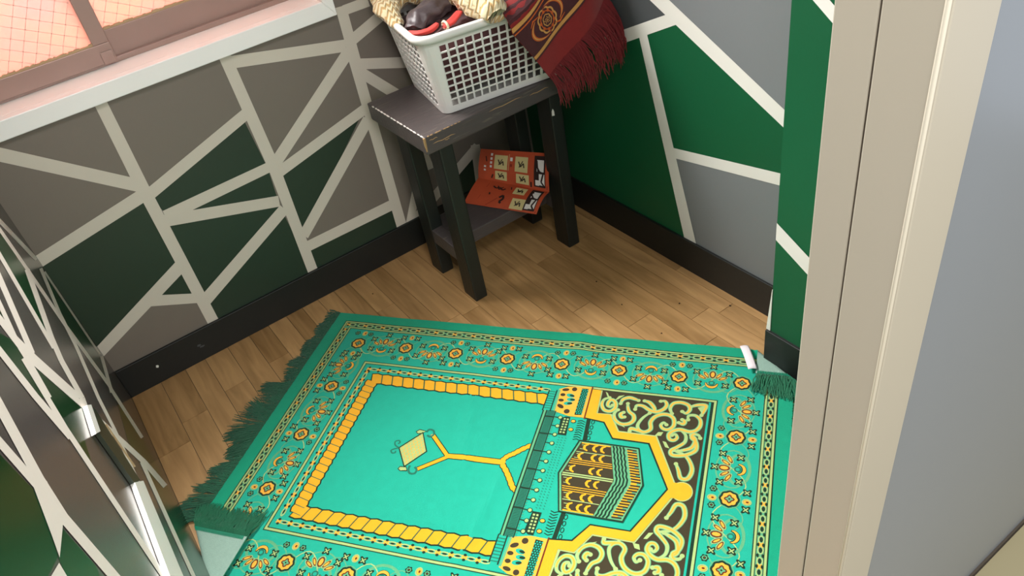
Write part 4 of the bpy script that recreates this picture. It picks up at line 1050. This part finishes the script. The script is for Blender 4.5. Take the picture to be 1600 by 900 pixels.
# maroon cloth filling the basket
q = MB()
cxy = bpt(BL/2, BW/2, 0)
def fill(s, t):
    a = 0.006 + (BL-0.012+0.026)*s - 0.013; b = 0.006 + (BW-0.012+0.026)*t - 0.013
    p = bpt(a, b, 0)
    edge = min(s, 1-s, t, 1-t)
    z = 0.690 + 0.020*min(1, edge*5) + 0.010*noise.noise(Vector((s*7, t*6, 2.0)))
    return (p.x, p.y, z)
q.grid(fill, 40, 30)
q.grid(lambda s, t: (lambda p: (cxy.x + (p[0]-cxy.x)*0.88, cxy.y + (p[1]-cxy.y)*0.86, 0.57))(fill(s, t)) , 4, 4)
bnd = [(i/40, 0) for i in range(40)] + [(1, j/30) for j in range(30)] + [(1-i/40, 1) for i in range(40)] + [(0, 1-j/30) for j in range(30)]
tv = [fill(*b_) for b_ in bnd]
bv = [(cxy.x + (p_[0]-cxy.x)*0.88, cxy.y + (p_[1]-cxy.y)*0.86, 0.57) for p_ in tv]
n = len(bnd); q.add(tv + bv, [(i, (i+1) % n, (i+1) % n+n, i+n) for i in range(n)])
mc = q.build('folded_cloth', M['maroon'], None, smooth=True)
tag(mc, 'maroon cloth packed at the bottom of the white basket, seen through its holes', 'cloth')

def roll(name, path, rads, mt, ripple=0.0, rn=8, flat=0.7, mats=None, sub=6, folds=0.0):
    """fabric bundle: flattened tube along a path with ripples"""
    P_ = [Vector(p) for p in path]; pts = []; rr = []
    n = len(P_)
    for i in range(n-1):
        p0, p1, p2, p3 = P_[max(i-1, 0)], P_[i], P_[i+1], P_[min(i+2, n-1)]
        for j in range(sub):
            t = j/sub
            pts.append(0.5*((2*p1)+(-p0+p2)*t+(2*p0-5*p1+4*p2-p3)*t*t+(-p0+3*p1-3*p2+p3)*t**3))
            rr.append(rads[i]*(1-t)+rads[i+1]*t)
    pts.append(P_[-1]); rr.append(rads[-1])
    q = MB(); K = 28; vs = []; m_ = len(pts)
    for i, p in enumerate(pts):
        t = (pts[min(i+1, m_-1)]-pts[max(i-1, 0)]).normalized()
        a = t.cross(Vector((0, 0, 1))).normalized(); b = a.cross(t)
        for k_ in range(K):
            an = 2*math.pi*k_/K
            r_ = rr[i]*(1 + ripple*math.sin(rn*an + 1.4*math.sin(i*0.35)) + folds*math.sin(i*0.55 + 1.2*math.sin(an))*abs(math.sin(i*0.21 + 1)) + 0.10*noise.noise(p*30 + Vector((math.cos(an), math.sin(an), 0))*1.3))
            vs.append(p + a*math.cos(an)*r_ + b*math.sin(an)*r_*flat)
    fs = []; mi = []
    for i in range(m_-1):
        for k_ in range(K):
            fs.append((i*K+k_, i*K+(k_+1) % K, (i+1)*K+(k_+1) % K, (i+1)*K+k_))
            mi.append(0)
    fs.append(tuple(range(K))); fs.append(tuple((m_-1)*K+k_ for k_ in range(K))[::-1]); mi += [0, 0]
    q.v = [tuple(v) for v in vs]; q.f = fs; q.mi = mi
    return q.build(name, mats or mt, None, smooth=True)
o = roll('knit_blanket', [(0.438, 0.190, 0.716), (0.428, 0.135, 0.738), (0.405, 0.085, 0.748), (0.345, 0.100, 0.756), (0.285, 0.150, 0.764), (0.258, 0.220, 0.768), (0.268, 0.285, 0.762), (0.280, 0.335, 0.748), (0.288, 0.385, 0.730)],
         [0.010, 0.026, 0.040, 0.048, 0.054, 0.060, 0.062, 0.052, 0.022], None, 0.06, 7, 0.72, [M['cream']], sub=12, folds=0.16)
tag(o, 'cream zigzag knitted blanket heaped along the back of the white basket', 'blanket')
o = roll('dark_bag', [(0.425, 0.235, 0.712), (0.398, 0.215, 0.724), (0.352, 0.205, 0.730), (0.312, 0.205, 0.728)], [0.020, 0.030, 0.034, 0.022], M['blackcloth'], 0.09, 6, 0.7, sub=12, folds=0.08)
tag(o, 'shiny dark grey fabric bundle between cream blanket and red cloth in the basket', 'bag')
o = roll('red_cloth', [(0.440, 0.232, 0.712), (0.428, 0.268, 0.716), (0.404, 0.278, 0.716), (0.380, 0.268, 0.720)], [0.006, 0.009, 0.009, 0.006], M['redcloth'], 0.08, 4, 0.6, folds=0.2)
tag(o, 'bright red cloth edge curled at the front corner of the basket', 'cloth')
o = roll('red_cloth', [(0.378, 0.292, 0.716), (0.352, 0.290, 0.722), (0.322, 0.276, 0.727)], [0.006, 0.013, 0.009], M['redcloth'], 0.08, 4, 0.6, folds=0.2)
tag(o, 'red cloth fold with a pale band, middle of the basket front', 'cloth')
bpar = o
q = MB()
for an in range(1):
    ring_ = [Vector((0.372, 0.2915, 0.7185)) + Vector((0, math.cos(t)*0.0118, math.sin(t)*0.0085)) for t in [2*math.pi*i/16 for i in range(17)]]
    q.tube(ring_, 0.0032, 5)
pb = q.build('pale_band', M['creamlight'], bpar, smooth=True)

# ================================================================ red mat hanging over the basket corner
matE = empty('red_mat', (0.2, 0.42, 0.6))
tag(matE, 'dark red patterned mat with fringe hanging over the right corner of the basket', 'mat')
E0 = Vector((0.272, 0.405, 0.688))
def mp_(a, b, h=0.0):
    """a across the mat, b toward the fringed end"""
    bb_ = max(b, 0)
    p = E0 + Vector((-0.067, 0.020, -0.122))*b + Vector((-0.150, 0.0, 0.100))*a
    p.y += 0.012*math.sin(a*2.6) + 0.010*math.sin(bb_*2.5)*a + 0.006*math.sin(a*6+b*3)
    if b < 0:
        k = -b
        rimz = max(0.733, p.z + 0.122*b*0)  # climbs to the rim, then lies inside
        p = E0 + Vector((-0.150, 0.0, 0.100))*a
        p.y += 0.012*math.sin(a*2.6) + 0.006*math.sin(a*6)
        zt_ = 0.744 + 0.045*a
        s = min(1.0, k/0.35)
        p.z = p.z + (max(zt_, p.z+0.004)-p.z)*math.sin(s*math.pi/2)
        p.y -= 0.052*(1-math.cos(min(k/0.35, 1)*math.pi/2)) + max(0, k-0.35)*0.16
        p.x += 0.02*k
    n_ = Vector((0.20, 0.93, 0.30)).normalized()
    return p + n_*h
q = MB(); na, nb = 26, 34
bf = lambda t: -1.0 + 2.0*t
q.grid(lambda s, t: mp_(1.25*s, bf(t), 0.003), na, nb, 0); base_top = len(q.v)
q.grid(lambda s, t: mp_(1.25*(1-s), bf(t), 0.0), na, nb, 0)
q.build('mat_body', [M['matred']], matE, smooth=True)
q = MB()
def mpoly(pts, mi, h):
    ts = [tuple(pts[i] for i in t) for t in tri(pts)]
    stack = ts; out = []
    while stack:
        a, b, c = stack.pop(); m_ = max(math.dist(a, b), math.dist(b, c), math.dist(c, a))
        if m_ > 0.16:
            if m_ == math.dist(a, b): k = ((a[0]+b[0])/2, (a[1]+b[1])/2); stack += [(a, k, c), (k, b, c)]
            elif m_ == math.dist(b, c): k = ((b[0]+c[0])/2, (b[1]+c[1])/2); stack += [(a, b, k), (a, k, c)]
            else: k = ((a[0]+c[0])/2, (a[1]+c[1])/2); stack += [(a, b, k), (k, b, c)]
        else: out.append((a, b, c))
    for t in out: q.add([mp_(p[0], p[1], h) for p in t], [(0, 1, 2)], mi)
def mstroke(pts, w, mi, h):
    n = len(pts); L_, R_ = [], []
    for i in range(n):
        a = pts[max(i-1, 0)]; b = pts[min(i+1, n-1)]; dx, dy = b[0]-a[0], b[1]-a[1]; l = math.hypot(dx, dy) or 1
        ww = (w[i] if isinstance(w, list) else w)/2
        L_.append((pts[i][0]-dy/l*ww, pts[i][1]+dx/l*ww)); R_.append((pts[i][0]+dy/l*ww, pts[i][1]-dx/l*ww))
    for i in range(n-1): q.add([mp_(*p, h) for p in (L_[i], R_[i], R_[i+1], L_[i+1])], [(0, 1, 2, 3)], mi)
mpoly([(0, -1), (0.4, -1), (0.8, -1), (1.25, -1), (1.25, 0.58), (0.8, 0.58), (0.4, 0.58), (0, 0.58)], 0, 0.0038)
ln_ = lambda b, k=24: [(1.25*i/k, b) for i in range(k+1)]
mstroke(ln_(-0.02), 0.045, 1, 0.0044); mstroke(ln_(0.045), 0.02, 2, 0.0044)
mstroke(ln_(0.555), 0.055, 3, 0.0044)
for i in range(44): mstroke([(1.25*(i+.2)/44, 0.530), (1.25*(i+.6)/44, 0.582)], 0.012, 1, 0.0050)
mstroke(ln_(0.600), 0.03, 0, 0.0046)
ca, cb = 0.43, 0.30
def fl2(r, w, mi, h, n=9, amp=0.12):
    pts = [(ca + r*(1+amp*abs(math.sin(n*t/2)))*math.cos(t)*0.75, cb + r*(1+amp*abs(math.sin(n*t/2)))*math.sin(t)) for t in [2*math.pi*i/54 for i in range(55)]]
    mstroke(pts, w, mi, h)
fl2(0.175, 0.024, 1, 0.0048); fl2(0.125, 0.014, 2, 0.0048); fl2(0.08, 0.014, 1, 0.0048, 7)
for i in range(9):
    t = 2*math.pi*i/9
    mpoly([(ca+0.148*math.cos(t+d)*0.75*r_, cb+0.148*math.sin(t+d)*r_) for d, r_ in ((-.2, 1), (0, .85), (.2, 1), (0, 1.2))], 2, 0.0050)
for i in range(14):
    t = 2.4*i; r_ = 0.05*math.sqrt(i/14)
    mpoly([(ca+r_*math.cos(t)+0.009*math.cos(k_), cb+r_*math.sin(t)+0.011*math.sin(k_)) for k_ in (0, 1.57, 3.14, 4.71)], 1, 0.0052)
for sg in (1, -1):
    arc = [(ca + sg*(0.27*math.cos(t)), cb + sg*0.20*math.sin(t)) for t in [-1.3+2.3*i/14 for i in range(15)]]
    mstroke(arc, [0.012+0.035*math.sin(math.pi*i/14) for i in range(15)], 2, 0.0048)
    mstroke(arc, [0.004+0.014*math.sin(math.pi*i/14) for i in range(15)], 1, 0.0052)
    c2 = arc[-1]
    mstroke([(c2[0]-0.09, c2[1]-0.02*sg), (c2[0]-0.02, c2[1]+0.03*sg), (c2[0]+0.09, c2[1]+0.0*sg)], [0.008, 0.03, 0.008], 2, 0.0050)
    c3 = arc[0]
    mstroke([(c3[0]-0.08, c3[1]+0.04*sg), (c3[0], c3[1]), (c3[0]+0.08, c3[1]+0.06*sg)], [0.008, 0.03, 0.008], 4, 0.0050)
q.build('mat_pattern', [M['matdark'], M['matgold'], M['matorange'], M['matgold'], M['matred']], matE)
q = MB()
for i in range(330):
    a = 1.25*(i+rnd.random())/330
    r_ = mp_(a, 0.99, rnd.uniform(0, 0.003))
    cl = noise.noise(Vector((a*11, 0.4, 0)))
    ln2 = (0.075 + 0.035*a + 0.02*cl)*rnd.uniform(0.7, 1.15)
    if 0.60 < a < 0.66: ln2 *= 0.5
    dx = -0.030 + 0.012*cl + rnd.uniform(-0.012, 0.012); dy = 0.014 + 0.03*min(a, 1)*rnd.uniform(0.3, 1)
    pts = []
    for k_ in range(7):
        t = k_/6
        p = r_ + Vector((dx*math.sin(t*1.5), dy*math.sin(t*1.6), -ln2*t**1.15)) + Vector((rnd.uniform(-1, 1), rnd.uniform(-1, 1), 0))*0.0045*t
        p.x = max(p.x, 0.006); pts.append(p)
    q.tube(pts, [0.0013]*5+[0.0011, 0.0006], 3, 0, cap=False)
fo = q.build('fringe', M['matfringe'], matE); fo['kind'] = 'stuff'

# ================================================================ leaflet on the stool shelf
lf = empty('folded_leaflet', (0.27, 0.22, 0.16))
tag(lf, 'creased orange printed leaflet with small picture boxes, lying on the stool shelf', 'leaflet')
M['paper'] = mat('orange printed paper', (186, 76, 42), 0.55, 0.18, 25)
M['papcream'] = mat('cream print', (206, 190, 132), 0.6, 0.08, 40)
M['papwhite'] = mat('white print', (226, 220, 212), 0.6, 0.04, 40)
M['papdark'] = mat('dark brown print', (44, 24, 18), 0.6, 0.1, 40)
M['papred'] = mat('dark red print', (140, 44, 24), 0.6, 0.1, 40)
LL, LR = Vector((0.350, 0.130, 0.158)), Vector((0.247, 0.340, 0.160))
FL2, FR2 = Vector((0.272, 0.100, 0.192)), Vector((0.185, 0.325, 0.195))
TL2, TR2 = Vector((0.230, 0.072, 0.258)), Vector((0.128, 0.268, 0.268))
def lp(s, t, h=0.0):
    """s left-right, t 0 bottom edge .. 1 top edge, crease at 0.5"""
    if t <= 0.5:
        k = t*2; p = (LL*(1-s)+LR*s)*(1-k) + (FL2*(1-s)+FR2*s)*k; p.z += 0.010*math.sin(math.pi*k)*(0.4+0.6*s)
        n_ = (FL2-LL).cross(LR-LL).normalized()
    else:
        k = t*2-1; p = (FL2*(1-s)+FR2*s)*(1-k) + (TL2*(1-s)+TR2*s)*k; p = p + Vector((0.006, 0.004, 0))*math.sin(math.pi*k)
        n_ = (TL2-FL2).cross(FR2-FL2).normalized()
    if n_.dot(Vector(CAM_POS)-p) < 0: n_ = -n_
    return p + n_*h
q = MB(); q.grid(lambda s, t: lp(s, t), 16, 20)
sheet = q.build('paper_sheet', M['paper'], lf)
md = sheet.modifiers.new('thickness', 'SOLIDIFY'); md.thickness = 0.0006; md.offset = 0
q = MB()
def pq(s0, t0, s1, t1, mi, h=0.0012):
    ns = max(1, int(abs(s1-s0)/0.05)); nt_ = max(1, int(abs(t1-t0)/0.05))
    for i in range(ns):
        for j in range(nt_):
            a, b = s0+(s1-s0)*i/ns, s0+(s1-s0)*(i+1)/ns; c, d = t0+(t1-t0)*j/nt_, t0+(t1-t0)*(j+1)/nt_
            q.add([lp(a, c, h), lp(b, c, h), lp(b, d, h), lp(a, d, h)], [(0, 1, 2, 3)], mi)
def pst(pts, w, mi, h=0.0018):
    for (a, b) in zip(pts[:-1], pts[1:]):
        dx, dy = b[0]-a[0], b[1]-a[1]; l = math.hypot(dx, dy) or 1; nx, ny = -dy/l*w/2, dx/l*w/2
        q.add([lp(a[0]+nx, a[1]+ny, h), lp(a[0]-nx, a[1]-ny, h), lp(b[0]-nx, b[1]-ny, h), lp(b[0]+nx, b[1]+ny, h)], [(0, 1, 2, 3)], mi)
for (s0, t0, s1, t1) in ((0.23, 0.72, 0.42, 0.93), (0.53, 0.72, 0.71, 0.93), (0.25, 0.54, 0.42, 0.69), (0.55, 0.54, 0.73, 0.69), (0.58, 0.28, 0.74, 0.44), (0.62, 0.02, 0.80, 0.20)):
    pq(s0, t0, s1, t1, 0)
    cx, cy = (s0+s1)/2, (t0+t1)/2
    pst([(cx-0.04, cy+0.04), (cx-0.01, cy-0.03), (cx+0.03, cy+0.02), (cx+0.04, cy-0.04)], 0.016, 2); pst([(cx-0.03, cy-0.04), (cx+0.02, cy+0.05)], 0.012, 2)
for t in (0.93, 0.87, 0.81, 0.75): pst([(0.185, t-0.018), (0.185, t+0.018)], 0.03, 1)
for t in (0.68, 0.74): pst([(0.10, t-0.016), (0.10, t+0.016)], 0.03, 1)
pst([(0.475, 0.86), (0.475, 0.91)], 0.035, 1); pst([(0.44, 0.72), (0.44, 0.95)], 0.006, 0)
for a0, a1 in ((0.54, 0.96), (0.03, 0.46)):
    pq(0.80, a0, 0.955, a1, 2)
    pq(0.84, a0+0.22, 0.935, a0+0.37, 1, 0.0018); pq(0.87, a0+0.03, 0.945, a0+0.19, 1, 0.0018); pq(0.82, a0+0.02, 0.87, a0+0.10, 1, 0.0018)
    pst([(0.83, a0+0.30), (0.88, a0+0.22), (0.93, a0+0.20), (0.90, a0+0.08), (0.94, a0+0.02)], 0.022, 2, 0.0024)
    pst([(0.84, a0+0.36), (0.86, a0+0.2), (0.83, a0+0.12)], 0.016, 2, 0.0024)
    pst([(0.975, a0-0.02), (0.975, a1)], 0.012, 3)
pst([(0.28, 0.38), (0.33, 0.34), (0.38, 0.37), (0.43, 0.32), (0.46, 0.36)], 0.022, 2); pst([(0.34, 0.40), (0.38, 0.32), (0.42, 0.39)], 0.016, 2)
pst([(0.44, 0.17), (0.48, 0.22), (0.50, 0.16), (0.46, 0.10), (0.49, 0.08)], 0.03, 2)
pst([(0.52, 0.42), (0.54, 0.36)], 0.014, 2); pst([(0.28, 0.24), (0.29, 0.20)], 0.02, 2)
pst([(0.10, 0.90), (0.12, 0.82)], 0.014, 2); pst([(0.2, 0.42), (0.16, 0.1)], 0.006, 3); pst([(0.3, 0.02), (0.42, 0.16)], 0.008, 3); pst([(0.22, 0.62), (0.2, 0.55)], 0.02, 2)
pst([(0.475, 0.78), (0.475, 0.82)], 0.03, 3); pst([(0.76, 0.60), (0.76, 0.52)], 0.02, 2)
q.build('print', [M['papcream'], M['papwhite'], M['papdark'], M['papred']], sheet)

# ================================================================ cable duct on the left wall
du_ = empty('cable_duct', (XC, 0.8, 0.4))
tag(du_, 'white plastic cable duct with a dark sloping section, fixed to the glossy left wall', 'cable duct')
def extr(name, pl_, th, mt):
    q = MB(); n = len(pl_); pl_ = ccw(pl_)
    q.add([(XC-0.0009, y, z) for y, z in pl_] + [(XC-th, y, z) for y, z in pl_],
          [tuple(range(n)), tuple(range(2*n-1, n-1, -1))] + [(i, i+n, (i+1) % n+n, (i+1) % n) for i in range(n)])
    return q.build(name, mt, du_)
extr('end_piece', DUCT[0], 0.008, M['duct'])
dk = extr('sloping_section', DUCT[1], 0.007, M['ductdark'])
q = MB(); n = 4
q.add([(XC-0.0072, y, z) for y, z in DUCT[2]] + [(XC-0.0085, y, z) for y, z in DUCT[2]], [(0,1,2,3), (7,6,5,4)] + [(i, i+4, (i+1) % 4+4, (i+1) % 4) for i in range(4)])
q.build('edge_strip', M['ductedge'], dk)
extr('straight_section', DUCT[3], 0.008, M['duct'])

# ================================================================ crumbs on the floor
M['crumb'] = mat('dark crumb', (48, 30, 16), 0.9, 0.2, 100)
spots = [(0.118, 0.742, 0.0026), (0.039, 0.838, 0.0030), (0.222, 0.640, 0.0020), (0.227, 0.790, 0.0024), (0.206, 0.520, 0.0024), (0.680, 0.095, 0.0022)]
lbl = ['tiny dark crumb on the floorboards near the right baseboard', 'largest dark crumb on the floorboards, next to the right baseboard', 'faintest dark speck in the middle of the open floorboards',
       'dark crumb on the floorboards just behind the rug edge', 'dark crumb on the floorboards nearest the stool leg', 'dark crumb on the floorboards between back baseboard and rug corner']
for (x, y, s), l_ in zip(spots, lbl):
    bm = bmesh.new(); bmesh.ops.create_icosphere(bm, subdivisions=1, radius=s)
    for v in bm.verts:
        v.co *= rnd.uniform(0.7, 1.2); v.co.z = max(v.co.z*0.6, -s*0.4)
    me = bpy.data.meshes.new('crumb'); bm.to_mesh(me); bm.free(); me.materials.append(M['crumb'])
    o = bpy.data.objects.new('crumb', me); COL.objects.link(o); o.location = (x, y, s*0.4)
    tag(o, l_, 'crumb', 'dark crumbs on the floorboards')
